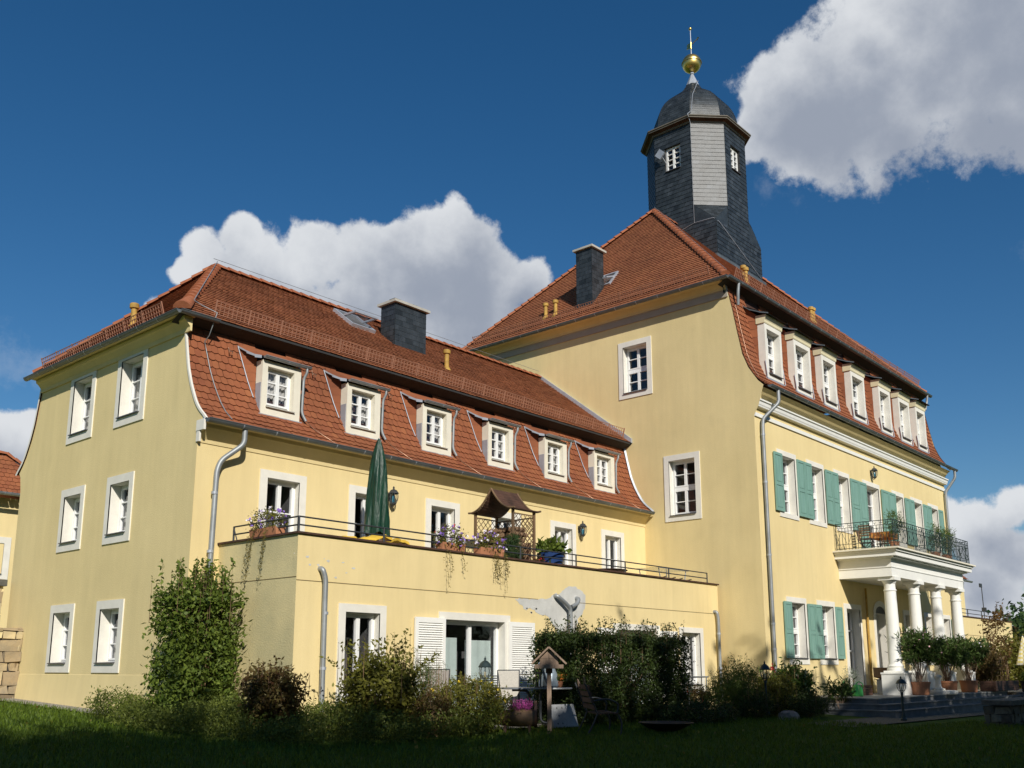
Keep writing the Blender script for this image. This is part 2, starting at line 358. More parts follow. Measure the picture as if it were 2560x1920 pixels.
def arc(pts, r=.12, n=5):                   # round the corners of a polyline
    pts = [Vector(p) for p in pts]; out = [pts[0]]
    for a, b, c in zip(pts, pts[1:], pts[2:]):
        d1 = (a-b).normalized(); d2 = (c-b).normalized(); k = min(r, (a-b).length*.45, (c-b).length*.45)
        p, q = b+d1*k, b+d2*k
        for i in range(n+1):
            t = i/n; out.append(p*(1-t)**2 + b*2*t*(1-t) + q*t*t)
    return out+[pts[-1]]
def downpipe(par, pts, r=.05, name='downpipe', collars=()):
    mb = MB(); mb.tube(arc(pts), r, 'zinc', 12)
    for p in collars: mb.tube([Vector(p)-zz*.03, Vector(p)+zz*.03], r*1.18, 'lead', 12)
    return mb.build(name, par)
def snow_guard(par, p0, p1, up, h=.24, post=.95):   # p0..p1 along the eave, up = direction up the slope's normal
    p0, p1, up = Vector(p0), Vector(p1), Vector(up).normalized(); d = (p1-p0); n = max(1, round(d.length/post)); d1 = d.normalized(); F = Fr(p0, d1, up.cross(d1), up)
    mb = MB(); ln = d.length
    for k in (.04, .36, .68, 1): mb.box(F, 0, ln, -.009, .009, h*k-.009, h*k+.009, 'snow_brown')
    a = 0.
    while a < ln: mb.box(F, a-.008, a+.008, -.007, .007, 0, h, 'snow_brown'); a += .115
    for i in range(n+1):
        a = ln*i/n; mb.box(F, a-.014, a+.014, -.012, .012, -.05, h+.03, 'snow_brown'); mb.box(F, a-.01, a+.01, .0, .16, -.05, -.03, 'snow_brown')
    return mb.build('snow_guard', par)
# ================================================================ SETTING
def sheet(name, x0, x1, y0, y1, nx, ny, m, dz=0, hf=gz):
    mb = MB(); mb.grid([[(x0+(x1-x0)*i/nx, y0+(y1-y0)*j/ny, hf(x0+(x1-x0)*i/nx, y0+(y1-y0)*j/ny)+dz) for i in range(nx+1)] for j in range(ny+1)], m)
    return structure(name, mb)
M('lawn', (.07, .115, .016), .95, .3, 1.2, .6, 60, col2=(.04, .075, .010), spec=.1)
M('meadow', (.06, .09, .02), .95, .3, .3, spec=.1)
mbg = MB()
def far(x, y):
    d = max(0, math.hypot(x-25, y-15)-70); return gz(x, y)*max(0, 1-d/60)-d*.012
mbg.grid([[(x, y, far(x, y)-.02) for x in [-900,-400,-200,-100,-60,-40]+list(range(-30,81,5))+[100,150,250,400,900]] for y in [-900,-400,-200,-100,-60,-40]+list(range(-30,71,5))+[90,150,250,400,900]], 'lawn')
structure('ground', mbg)
sheet('gravel_strip', 10.35, 11.05, 18.2, 28.2, 3, 20, 'gravel', .012)
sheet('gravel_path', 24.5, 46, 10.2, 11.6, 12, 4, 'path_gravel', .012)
sheet('paved_patio', 14.2, 19.5, 14.0, 16.1, 6, 4, 'stone_path', .03)

# ================================================================ SIDE WING
XG, YW, XM, YM, XA, YA = 11.056, 19.02, 28.68, 14.593, 11.765, 16.132
wing = thing('side_wing', 'long yellow three storey wing with six dormers, left of the tower house', 'building', (20, 23.5, .5))
FW = Fr((0, YW, 0), (1, 0, 0), (0, -1, 0)); FG = Fr((XG, 0, 0), (0, -1, 0), (-1, 0, 0))
wup = [(12.92, 13.83), (15.55, 16.43), (18.21, 19.12), (20.85, 21.75), (23.57, 24.46), (26.25, 27.15)]
prof_w = [(.2, 19.02), (6.5, 19.0), (6.9, 18.90), (7.02, 18.80), (7.22, 19.0), (7.44, 19.18), (7.89, 19.43), (8.34, 19.61), (8.92, 19.75), (9.42, 19.87)]
def pw(z): return float(np.interp(z, [p[0] for p in prof_w], [p[1] for p in prof_w]))
mb = MB(); wall(mb, FW, XG, XM, .2, 6.6, [(a, b, 3.72, 5.97) for a, b in wup], 'plaster')
gw = [(21.9, 22.83, 1.72, 2.98), (24.4, 25.33, 1.72, 2.98), (21.9, 22.83, 4.76, 6.0), (24.4, 25.33, 4.76, 5.98), (21.68, 22.76, 7.66, 9.13), (24.32, 25.36, 7.64, 9.12)]
wall(mb, FG, -28.22, -19.02, .2, 9.5, [(-b, -a, c, d) for a, b, c, d in gw], 'plaster_old', edge=lambda z: (-(47.24-pw(z)), -pw(z)), cuts=[p[0] for p in prof_w[1:]])
# battered plinth at the foot of the gable
mb.extrude(FG, [(.003, 1.46), (.012, 1.45), (.06, .9), (.12, .3)], -28.2, -19.03, 'plaster_old')
mb.face([(XM, 28.2, .3), (XG, 28.22, .3), (XG, 28.22, 6.6), (XM, 28.2, 6.6)], 'plaster_old')
mb.build('wall', wing)
for a, b in wup:
    window(wing, FW, a, b, 3.72, 5.97, (.2, .2, .18, 0), .2, (2, 3), sill=False, curtain=[(.55, 1, 0, 1, 'curtain')] if a > 14 and rnd.random() < .7 else [(.0, .12, 0, 1, 'curtain')])
for a, b, c, d in gw:
    window(wing, FG, -b, -a, c, d, (.19, .19, .2, .22), .3, (2, 3), curtain=[(.02, .98, 0, .82, 'curtain')])
# cornice under the front gutter and under the gable eave
mb = MB(); mb.extrude(FW, [(.0, 6.5), (.02, 6.5), (.03, 6.58), (.09, 6.66), (.2, 6.8), (.22, 6.82), (.23, 6.9), (.33, 6.93), (0, 6.95)], XG+.02, XM-.003, 'plaster')
mb.extrude(FG, [(.0, 9.2), (.04, 9.2), (.05, 9.3), (.16, 9.42), (.2, 9.44), (.22, 9.52), (0, 9.53)], -27.4, -19.55, 'plaster_old')
mb.build('cornice', wing)
# mansard slope
def profile_P(pts, x0):                    # pts (y, z) from the eave up; u along +X
    q = [Vector((0, y, z)) for y, z in pts]; cum = [0]
    for a, b in zip(q, q[1:]): cum.append(cum[-1]+(b-a).length)
    def P(u, v):
        v = min(max(v, 0), cum[-1]); k = max(i for i in range(len(cum)-1) if cum[i] <= v+1e-9); t = (v-cum[k])/(cum[k+1]-cum[k])
        d = (q[k+1]-q[k]).normalized(); n = Vector((0, -d.z, d.y)); p = q[k].lerp(q[k+1], t); return Vector((x0+u, p.y, p.z)), Vector((1, 0, 0)), d, n
    return P, cum[-1]
def smooth_prof(pts, n=24):                # resample (y, z) with a gentle curve
    z = [p[1] for p in pts]; out = []
    for i in range(n+1):
        s = z[0]+(z[-1]-z[0])*i/n; w = 0; y = 0
        for k in range(-4, 5):
            zz_ = min(max(s+k*.04, z[0]), z[-1]); g = math.exp(-k*k/8); y += g*float(np.interp(zz_, z, [p[0] for p in pts])); w += g
        out.append((y/w, s))
    return out
pm = smooth_prof([(18.66, 6.98), (18.97, 7.2), (19.18, 7.44), (19.43, 7.89), (19.61, 8.34), (19.75, 8.92), (19.87, 9.45)])
PW, vW = profile_P(pm, XG)
def py(z): return float(np.interp(z, [p[1] for p in pm], [p[0] for p in pm]))
dw = [(12.76, 13.88), (15.34, 16.47), (18.02, 19.15), (20.71, 21.83), (23.36, 24.49), (26.0, 27.16)]
mb = MB(); lenw = XM-XG
def skipw(u, v):
    p = PW(u, v)[0]; return any(a+.1 < p.x < b-.1 and 7.6 < p.z for a, b in dw)
tiles(mb, PW, vW, .178, .2, lambda v: (.02, lenw-.01), skip=skipw, lift=.036, th=.016)
mb.grid([[(x, y+.02, z-.02) for y, z in pm] for x in (XG+.03, XM-.003)], 'tile_under')
lr = mb.build('mansard_slope', wing)
VG = [MB() for _ in range(3)]; mb = VG[0]    # white mortared verge along the gable
for (y, z), (y2, z2) in zip(pm, pm[1:]):
    mb.face([(XG-.025, y-.04, z+.015), (XG-.025, y2-.04, z2+.015), (XG-.025, y2+.01, z2-.01), (XG-.025, y+.01, z-.01)], 'stone')
    mb.face([(XG-.025, y-.04, z+.015), (XG+.025, y-.04, z+.015), (XG+.025, y2-.04, z2+.015), (XG-.025, y2-.04, z2+.015)], 'stone')
    yb, yb2 = 47.24-y, 47.24-y2
    VG[1].face([(XG-.05, yb+.05, z+.02), (XG-.05, yb2+.05, z2+.02), (XG-.05, yb2-.02, z2-.02), (XG-.05, yb-.02, z-.02)], 'stone')
    VG[1].face([(XG-.05, yb+.05, z+.02), (XG+.5, yb+.05, z+.02), (XG+.5, yb2+.05, z2+.02), (XG-.05, yb2+.05, z2+.02)], 'tile')
    VG[2].face([(XM-.06, y-.06, z+.03), (XM-.06, y2-.06, z2+.03), (XM-.003, y2-.1, z2+.05), (XM-.003, y-.1, z+.05)], 'lead')
mb.box(WORLD, XG-.035, XG+.02, 18.72, 19.03, 6.74, 6.98, 'stone'); mb.box(WORLD, XG-.025, XG+.02, 18.9, 19.025, 6.5, 6.735, 'stone')
for g_ in VG: g_.build('verge', wing)
# upper roof
e0 = Vector((10.72, 19.5, 9.62)); rw0 = Vector((14.05, 23.75, 12.88)); sv = Vector((0, 4.25, 3.26)); gv = Vector((3.33, 0, 3.26))
mb = MB(); PU = plane_P(e0, (1, 0, 0), sv); vu = sv.length; ru = XM-e0.x
tiles(mb, PU, vu, .178, .17, lambda v: (3.33*v/vu, ru-.005), 'tile_brown', lift=.04, cv=.25)
PG = plane_P((10.72, 27.5, 9.62), (0, -1, 0), gv); vg = gv.length
tiles(mb, PG, vg, .178, .165, lambda v: (3.75*v/vg, 8.0-4.25*v/vg), 'tile_brown', lift=.04, cv=.25)
mb.face([e0-zz*.02, Vector((XM, 19.5, 9.6)), Vector((XM, 23.75, 12.86)), rw0-zz*.02], 'tile_under'); mb.face([e0-zz*.02, Vector((10.72, 27.5, 9.6)), rw0-zz*.02], 'tile_under')
mb.face([Vector((10.72, 27.5, 9.6)), Vector((XM, 27.5, 9.6)), Vector((XM, 23.75, 12.86)), rw0-zz*.02], 'tile')
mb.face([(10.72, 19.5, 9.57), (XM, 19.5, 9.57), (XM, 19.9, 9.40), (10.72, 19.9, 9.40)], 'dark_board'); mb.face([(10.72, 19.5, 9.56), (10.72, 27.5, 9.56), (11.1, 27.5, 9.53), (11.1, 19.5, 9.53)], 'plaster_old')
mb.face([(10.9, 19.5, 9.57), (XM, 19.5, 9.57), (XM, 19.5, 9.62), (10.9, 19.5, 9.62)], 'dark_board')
up = mb.build('upper_roof', wing)
mb = MB(); ridge_caps(mb, rw0+Vector((0, 0, .03)), (XM, 23.75, 12.92)); ridge_caps(mb, e0+Vector((.1, .1, .06)), rw0+Vector((0, 0, .05)), .14); ridge_caps(mb, (10.82, 27.4, 9.7), rw0+Vector((0, 0, .05)), .14)
ridge_caps(mb, (10.75, 19.52, 9.66), (11.1, 19.9, 10.0), .17)
mb.build('ridge', up)
mb = MB(); mb.extrude(Fr((XM, 0, 0), (1, 0, 0), (0, 1, 0)), [(19.45, 9.62), (19.45, 9.78), (23.78, 13.08), (23.78, 12.86)], -.1, -.004, 'lead', True); mb.build('flashing', up)
mb = MB(); gutter(mb, Fr((10.7, 0, 0), (0, -1, 0), (-1, 0, 0)), -27.6, -19.42, .05, 9.58, .08, 'zinc_dark'); gutter(mb, Fr((0, 19.46, 0), (1, 0, 0), (0, -1, 0)), 10.66, 11.65, .05, 9.58, .08, 'zinc_dark'); mb.build('eave_gutter', wing)
mb = MB(); gutter(mb, Fr((0, 18.68, 0), (1, 0, 0), (0, -1, 0)), XG-.02, XM-.1,   .085, 6.97, .085, 'zinc_dark', brackets=.85); mb.build('gutter', wing)
downpipe(wing, [(12.02, 18.65, 6.9), (12.02, 18.65, 6.55), (11.6, 18.88, 6.15), (11.52, 18.9, 5.9), (11.46, 18.9, .75)], .062, collars=[(11.5, 18.9, 5.4), (11.48, 18.9, 4.1)])
nrm = PU(0, 0)[3]
snow_guard(wing, e0+Vector((.95, 0, 0))+sv*.045+nrm*.05, (XM-.2, e0.y+.19, e0.z+.15)+0*nrm if False else Vector((XM-.3, 19.69, 9.767))+nrm*.05, zz*.8+nrm*.5, .32)
snow_guard(wing, Vector((10.9, 27.1, 9.8)), Vector((10.9, 20.6, 9.8)), (-.3, 0, 1), .3)
# chimney, skylight, vents on the wing roof
def slate_box(mb, x0, x1, y0, y1, z0, z1):
    for o, u, ln in (((x0, y0, z0), (1, 0, 0), x1-x0), ((x0, y1, z0), (0, -1, 0), y1-y0), ((x1, y0, z0), (0, 1, 0), y1-y0), ((x1, y1, z0), (-1, 0, 0), x1-x0)):
        uu = Vector(u); n = uu.cross(zz); P = lambda a, b, o=Vector(o), uu=uu, n=n: (o+uu*a+zz*b, uu, zz, n)
        tiles(mb, P, z1-z0, .3, .17, lambda v, ln=ln: (0, ln), 'slate', False, .012, .01)
        mb.face([P(0, 0)[0], P(ln, 0)[0], P(ln, z1-z0)[0], P(0, z1-z0)[0]], 'slate', .4)
def chimney(par, x0, x1, y0, y1, z0, z1, pots):
    mb = MB(); slate_box(mb, x0, x1, y0, y1, z0, z1); o = mb.build('chimney', par)
    c = MB(); c.box(WORLD, x0-.1, x1+.1, y0-.1, y1+.1, z1, z1+.08, 'concrete'); c.build('chimney_cap', o)
    for (px, py_) in pots:
        c = MB(); c.lathe(Fr((px, py_, z1+.08), (1, 0, 0), (0, 1, 0)), [(.16, 0), (.16, .12), (.19, .13), (.19, .17), (.13, .17), (.12, .02)], 'zinc_dark', 4, False, .5); c.build('chimney_pot', o)
chimney(wing, 19.33, 20.66, 21.95, 22.62, 11.2, 12.95, [(19.62, 22.3), (20.35, 22.3)])
def skylight(par, o, u, v, w, h, tilt=.0, frame='zinc', name='skylight'):
    o = Vector(o); u = Vector(u).normalized(); v = Vector(v).normalized(); n = u.cross(v); n = n if n.z > 0 else -n
    F = Fr(o, u, n, v); mb = MB()
    for a0, a1, c0, c1 in ((0, .08, 0, h), (w-.08, w, 0, h), (.08, w-.08, 0, .08), (.08, w-.08, h-.08, h)): mb.box(F, a0, a1, -.05, .09, c0, c1, frame)
    mb.face([F(.08, .03, .08), F(w-.08, .03, .08), F(w-.08, .03, h-.08), F(.08, .03, h-.08)], 'room')
    sk = mb.build(name, par)
    # opened sash hinged half-way
    c = math.cos(tilt); s_ = math.sin(tilt); v2 = v*c+n*s_*-1; n2 = n*c+v*s_; F2 = Fr(o+v*(h*.5)+n*.12, u, n2, v2); sb = MB()
    for a0, a1, c0, c1 in ((.02, .09, -h*.48, h*.48), (w-.09, w-.02, -h*.48, h*.48), (.09, w-.09, -h*.48, -h*.48+.08), (.09, w-.09, h*.48-.08, h*.48)): sb.box(F2, a0, a1, -.025, .03, c0, c1, frame)
    sb.build('sash', sk)
    gb = MB(); gb.face([F2(.09, .01, -h*.45), F2(w-.09, .01, -h*.45), F2(w-.09, .01, h*.45), F2(.09, .01, h*.45)], 'glass'); gb.build('pane', sk); return sk
skylight(wing, Vector((18.0, 22.45, 11.92)), (1, 0, 0), sv, .95, 1.2, .62, 'lead')
def vent(par, p, h=.42):
    mb = MB(); F = Fr(p, (1, 0, 0), (0, 1, 0)); mb.lathe(F, [(.16, -.12), (.11, .02), (.075, .06), (.075, h), (.115, h), (.12, h+.02), (.12, h+.11), (.1, h+.13), (0, h+.13)], 'vent_ochre', 14); return mb.build('vent_pipe', par)
vent(wing, PU(21.0-10.72, 2.28)[0], .5); vent(wing, (11.35, 23.0, 10.2), .5)
# dormers of the wing
for i, (x0, x1) in enumerate(dw):
    mb = MB(); F = Fr((0, 19.2, 0), (1, 0, 0), (0, -1, 0)); zb, zt = 7.52, 8.86; oa, ob, oc, od = x0+.15, x1-.2, 7.73, 8.72
    for a, b, c, d in ((x0, x1, od, zt), (x0, x1, zb, oc), (x0, oa, oc, od), (ob, x1, oc, od)): mb.box(F, a, b, -.26, 0, c, d, 'cream')
    for q in ((x0, -1), (x1, 1)):           # tiled cheeks that splay out to the slope
        zs = [zb-.02+(9.24-zb)*k/8 for k in range(9)]; rows = []
        for k, z in enumerate(zs):
            f = max(0, (z-zb)/(9.2-zb)); rows.append([(q[0], 19.46, min(z, 9.1)), (q[0]+q[1]*(.03+.3*f**1.3), py(min(z, 9.4))+.0-.02, z)])
        for r0, r1 in zip(rows, rows[1:]):
            mb.face([r0[0], r0[1], (r1[1][0]+q[1]*.01, r1[1][1]-.02, r1[1][2]-.0), (r1[0][0]+q[1]*.012, r1[0][1], r1[0][2])], 'tile', rnd.uniform(.25, .75))
            mb.face([r1[0], r1[1], (r1[1][0]+q[1]*.014, r1[1][1]-.02, r1[1][2]-.012), (r1[0][0]+q[1]*.014, r1[0][1], r1[0][2]-.012)], 'tile_under')
        zz_ = [(z, 19.2 if z > 99 else 0) for z in zs]
        mb.tube([(r[1][0]+q[1]*.01, r[1][1]-.03, r[1][2]) for r in rows[2:]], .014, 'lead', 6)
        mb.box(F, q[0]-.012 if q[1] < 0 else q[0], q[0] if q[1] < 0 else q[0]+.012, -.24, -.03, zb-.05, 8.3, 'lead')
    mb.box(F, x0-.06, x1+.06, -.05, .022, zb-.12, zb, 'lead')
    d = mb.build('dormer', wing)
    r = MB(); ys = [19.14, 19.3, 19.52, 19.78]; zs = [8.93, 8.99, 9.12, 9.3]; rows = []
    for k, (y, z) in enumerate(zip(ys, zs)): rows.append([(x0-.08-.09*k + (x1-x0+.16+.18*k)*j/8, y, z-(.05*k/3 if j in (0, 8) else 0)) for j in range(9)])
    for a, b in zip(rows, rows[1:]):
        for j in range(8): r.face([a[j], a[j+1], b[j+1], b[j]], 'tile', rnd.uniform(.2, .7))
    for y0, y1, k in ((0, 1, 0), (1, 2, 1), (2, 3, 2)): r.face([rows[y0][0], rows[y1][0], (rows[y1][0][0], ys[y1], zs[y1]-.1), (rows[y0][0][0], ys[y0], zs[y0]-.07)], 'lead')
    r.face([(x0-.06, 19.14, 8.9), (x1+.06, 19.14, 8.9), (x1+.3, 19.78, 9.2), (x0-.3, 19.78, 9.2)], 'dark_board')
    r.build('dormer_roof', d)
    g = MB(); gutter(g, F, x0-.02, x1+.2, .1, 8.93, .06, brackets=.5); g.build('dormer_gutter', d)
    downpipe(d, [(x1+.1, 19.1, 8.88), (x1+.1, 19.1, 8.78), (x1+.06, 19.17, 8.62), (x1+.05, 19.18, 7.75), (x1+.14, 19.12, 7.55)], .035, 'dormer_downpipe')
    window(d, F, oa+.004, ob-.004, oc+.004, od-.004, (0, 0, 0, 0), .2, (2, 3), sill=False, curtain=[(.05, .95, 0, 1, 'curtain')] if i == 0 else [(.5, .97, 0, .7+.1*(i % 3), 'curtain'), (.02, .4, 0, .9, 'net_curtain')], name='dormer_window', sur_m='cream')
    s_ = MB(); s_.extrude(F, [(-.16, oc+.03), (.05, oc-.0), (.05, oc-.025), (-.16, oc)], oa-.02, ob+.03, 'concrete', True); s_.build('sill', d)
# lightning conductor
mb = MB(); mb.tube([rw0+Vector((.0, -.05, .2)), e0+Vector((.5, .35, .45)), e0+Vector((.62, .15, .3)), e0+Vector((.85, -.12, .12)), (11.5, 19.55, 9.2)]+[(11.5+.25*k/9, py(9.1-2.0*k/9)-.06, 9.1-2.0*k/9) for k in range(10)], .012, 'zinc', 6)
for x0, x1 in dw: mb.tube([(x1+.14, 19.1, 7.55), (x1+.35, py(7.4)-.05, 7.4), (x1+.75, py(7.05)-.04, 7.05), (x1+.8, 18.62, 6.98)], .01, 'copper', 6)
mb.tube([rw0+Vector((-.1, 0, .28)), (XM-.1, 23.75, 13.2)], .008, 'zinc', 5)
mb.build('lightning_rod', wing)
mb = MB()
for x in (12.15, 14.6, 17.2, 19.9, 22.5, 25.1):
    z = 9.0; y = py(z)-.04; mb.tube([(x, y+.02, z+.12), (x, y-.02, z-.02), (x-.04, y-.09, z-.05), (x-.05, y-.1, z+.0), (x+.05, y-.1, z+.0), (x+.04, y-.07, z-.06)], .012, 'copper', 6)
mb.build('roof_hook', wing)

# ================================================================ TERRACE ANNEX
annex = thing('terrace_annex', 'low yellow flat roofed annex carrying a railed terrace before the long wing', 'building', (20, 17, .4))
FA = Fr((0, YA, 0), (1, 0, 0), (0, -1, 0)); FAL = Fr((XA, 0, 0), (0, -1, 0), (-1, 0, 0))
XE = 28.5
holes = [(13.03, 13.97, .98, 2.76), (15.95, 18.0, .5, 2.71), (22.78, 24.74, .5, 2.68), (26.2, 27.25, 1.1, 2.69)]
mb = MB(); wall(mb, FA, XA, XE, .1, 4.28, holes, 'plaster'); wall(mb, FAL, -YW+.004, -YA, .1, 4.28, [], 'plaster_algae')
mb.face([(XE, YA, .1), (XE, 19, .1), (XE, 19, 4.28), (XE, YA, 4.28)], 'plaster')
mb.build('wall', annex)
mb = MB(); mb.box(WORLD, XA-.05, XE+.04, YA-.05, YA+.22, 4.28, 4.32, 'wood_dark'); mb.box(WORLD, XA-.05, XA+.22, YA+.22, YW-.01, 4.28, 4.32, 'wood_dark'); mb.build('coping', annex)
mb = MB(); mb.box(WORLD, XA+.22, XE-.02, YA+.22, YW-.01, 3.6, 3.74, 'concrete'); mb.box(WORLD, XA+.2, XE-.02, YA+.2, YA+.218, 3.7, 4.28, 'plaster'); mb.build('terrace_floor', annex)
mb = MB(); mb.box(FA, XA, 19.3, .001, .006, 3.335, 3.35, 'joint'); mb.box(FA, 21.0, XE, .001, .006, 3.33, 3.345, 'joint'); mb.box(FAL, -YW+.01, -YA, .001, .006, 3.40, 3.415, 'joint'); mb.build('joint_line', annex)
pp = [(18.4, 3.30), (18.75, 3.33), (19.2, 3.35), (19.75, 3.38), (20.0, 3.55), (20.2, 3.5), (20.3, 3.62), (20.55, 3.73), (20.85, 3.76), (21.15, 3.68), (21.34, 3.5), (21.3, 3.25), (21.15, 3.05), (20.98, 2.9), (20.86, 2.5), (20.8, 2.1), (20.2, 2.1), (20.05, 2.6), (19.7, 2.92), (19.25, 3.0), (19.0, 3.1), (18.8, 3.05), (18.6, 3.18)]
mb = MB(); pts = []
for (a, b), (c, d) in zip(pp, pp[1:]+pp[:1]):
    for k in range(4): t = k/4; pts.append((a+(c-a)*t+rnd.uniform(-.03, .03), b+(d-b)*t+rnd.uniform(-.025, .025)))
mb.face([FA(a, .004, b) for a, b in pts], 'patch_grey'); mb.build('plaster_patch', annex)
for _ in range(14):                          # small chips round the old pipe mouths
    cx, cy = rnd.choice([(12.1, 3.75), (12.9, 3.6), (18.75, 3.02)]); cx += rnd.gauss(0, .25); cy += rnd.gauss(0, .12); r_ = rnd.uniform(.01, .035); mb = MB()
    mb.face([FA(cx+r_*rnd.uniform(.5, 2.2)*math.cos(t), .004, cy+r_*rnd.uniform(.5, 1)*math.sin(t)) for t in [k*2*math.pi/7 for k in range(7)]], 'patch_grey'); mb.build('paint_chip', annex)
window(annex, FA, 13.03, 13.97, .98, 2.76, (.18, .18, .17, .08), .2, (2, 1), curtain=[(.02, .3, 0, .38, 'curtain')])
for (a, b, top) in ((15.95, 18.0, 2.71), (22.78, 24.74, 2.68)):
    w = window(annex, FA, a, b, .5, top, (.0, .0, .17, 0), .24, (2, 1), sill=False, sur_m='stone', curtain=[(.02, .36, 0, .82, 'curtain_mint'), (.5, .94, 0, .8, 'curtain_mint')], name='terrace_door')
    for (sa, sb) in ((a-.2, a), (b, b+.2)): l = MB(); l.box(FA, sa, sb, 0, .03, .5, top+.17, 'stone'); l.build('door_surround', w)
    for (p, q) in ((a-.98, a-.04), (b+.12, b+1.08)):
        s = MB(); s.box(FA, p, p+.09, .035, .085, .72, top+.02, 'white'); s.box(FA, q-.09, q, .035, .085, .72, top+.02, 'white')
        for c0, c1 in ((.72, .84), (1.32, 1.44), (top-.1, top+.02)): s.box(FA, p+.09, q-.09, .035, .085, c0, c1, 'white')
        z = .84
        while z < top-.13:
            if not 1.29 < z < 1.45: s.extrude(FA, [(.04, z+.05), (.048, z+.056), (.085, z+.008), (.077, z+.0)], p+.09, q-.09, 'white', True)
            z += .052
        s.face([FA(p+.09, .037, .8), FA(q-.09, .037, .8), FA(q-.09, .037, top), FA(p+.09, .037, top)], 'trim_grey'); s.build('louvre_shutter', w)
window(annex, FA, 26.2, 27.25, 1.1, 2.69, (.16, .2, .16, .26), .2, (2, 1), curtain=[(.3, .95, 0, 1, 'curtain')])
# railing
rl = MB()
Pc = (11.82, 16.2)
for z in (4.47, 4.64):
    rl.tube([(11.82, 18.55, z), (11.82, 16.2, z)], .018, 'iron', 6); rl.tube([(11.82, 16.2, z), (27.98, 16.2, z)], .018, 'iron', 6)
for x in (11.82, 14.1, 16.4, 18.7, 21.02, 23.35, 25.68, 27.98): rl.tube([(x, 16.2, 4.31), (x, 16.2, 4.65)], .022, 'iron', 6)
rl.tube([(11.82, 18.55, 4.31), (11.82, 18.55, 4.65)], .022, 'iron', 6); rl.tube([(11.82, 18.4, 4.31), (11.82, 18.55, 4.6)], .014, 'iron', 6)
rl.build('terrace_railing', annex)
for pts in ([(12.33, YA+.05, 3.6), (12.33, YA-.1, 3.6), (12.40, YA-.12, 3.4), (12.42, YA-.12, .75)], [(28.2, YA+.05, 3.4), (28.22, YA-.1, 3.4), (28.26, YA-.12, 3.2), (28.26, YA-.12, .6)]):
    downpipe(annex, pts, .056, collars=[(pts[-1][0], YA-.12, 2.7), (pts[-1][0], YA-.12, 1.6)])
mb = MB(); mb.tube(arc([(19.98, YA+.05, 3.47), (19.98, YA-.1, 3.46), (20.3, YA-.13, 3.28), (20.48, YA-.14, 3.15), (20.5, YA-.14, .6)], .1), .056, 'zinc', 12); mb.tube(arc([(20.9, YA+.05, 3.45), (20.9, YA-.1, 3.44), (20.8, YA-.13, 3.3), (20.53, YA-.14, 3.2)], .1), .056, 'zinc', 12); mb.build('downpipe', annex)
# ================================================================ MAIN HOUSE
house = thing('main_house', 'tall yellow manor house with slate tower, red mansard roof, green shutters and columned porch', 'building', (38, 20, .5))
FM = Fr((0, YM, 0), (1, 0, 0), (0, -1, 0)); FMG = Fr((XM, 0, 0), (0, -1, 0), (-1, 0, 0)); XR = 47.5
prof_m = [(.1, 14.593), (9.82, 14.593), (9.9, 14.55), (10.13, 14.42), (10.36, 14.34), (10.65, 14.25), (10.8, 14.2), (10.99, 14.39), (11.25, 14.56), (11.51, 14.72), (12.0, 14.91), (12.9, 15.08), (13.73, 15.22), (14.31, 15.34), (14.6, 15.43)]
def pmz(z): return float(np.interp(z, [p[0] for p in prof_m], [p[1] for p in prof_m]))
w1 = [(30.45, 31.47), (32.74, 33.75), (35.05, 36.08), (37.80, 39.13), (40.9, 41.83), (43.08, 44.1), (45.28, 46.2)]
hol = [(a, b, 6.77 if i != 3 else 5.9, 8.76) for i, (a, b) in enumerate(w1)] + [(30.53, 31.6, 1.93, 3.76), (32.87, 33.93, 1.93, 3.76), (35.1, 36.3, .7, 3.76), (37.85, 38.85, .7, 3.7), (41.0, 41.85, 1.95, 3.78), (43.45, 44.25, 1.95, 3.78), (45.75, 46.55, 1.95, 3.78)]
mb = MB(); wall(mb, FM, XM, XR, .0, 9.83, hol, 'plaster')
gwm = [(18.72, 19.77, 11.52, 13.30), (16.9, 17.94, 6.78, 8.72)]
wall(mb, FMG, -28.4, -14.593, .0, 14.6, [(-b, -a, c, d) for a, b, c, d in gwm], 'plaster_old', edge=lambda z: (-28.4 if z < 10.8 else -(43-pmz(z)), -pmz(z)), cuts=[p[0] for p in prof_m[1:]])
mb.face([(XR, YM, 0), (XR, 28, 0), (XR, 28, 14.5), (XR, 15.4, 14.5), (XR, YM, 10.8)], 'plaster_old')
mb.build('wall', house)
def shutter(par, a0, a1, z0, z1):
    s = MB(); F = FM; b0, b1 = .035, .08; mid = z0+(z1-z0)*.46
    s.box(F, a0, a0+.07, b0, b1, z0, z1, 'shutter_teal'); s.box(F, a1-.07, a1, b0, b1, z0, z1, 'shutter_teal')
    for c0, c1 in ((z0, z0+.09), (mid-.05, mid+.05), (z1-.09, z1)): s.box(F, a0+.07, a1-.07, b0, b1, c0, c1, 'shutter_teal')
    for c0, c1 in ((z0+.09, mid-.05), (mid+.05, z1-.09)):
        s.box(F, a0+.07, a1-.07, b0+.005, b1-.018, c0, c1, 'shutter_teal'); s.box(F, a0+.11, a1-.11, b1-.018, b1-.006, c0+.04, c1-.04, 'shutter_teal')
    s.build('shutter', par)
sh1 = [(29.83, 30.43, 0), (31.58, 32.15, 0), (32.17, 32.73, 1), (33.92, 34.47, 1), (34.49, 35.04, 2), (36.22, 36.97, 2), (36.99, 37.74, 3), (39.35, 40.1, 3), (40.12, 40.88, 4), (42.0, 42.53, 4), (42.55, 43.07, 5), (44.23, 44.74, 5), (44.76, 45.27, 6), (46.3, 46.85, 6)]
ws = []
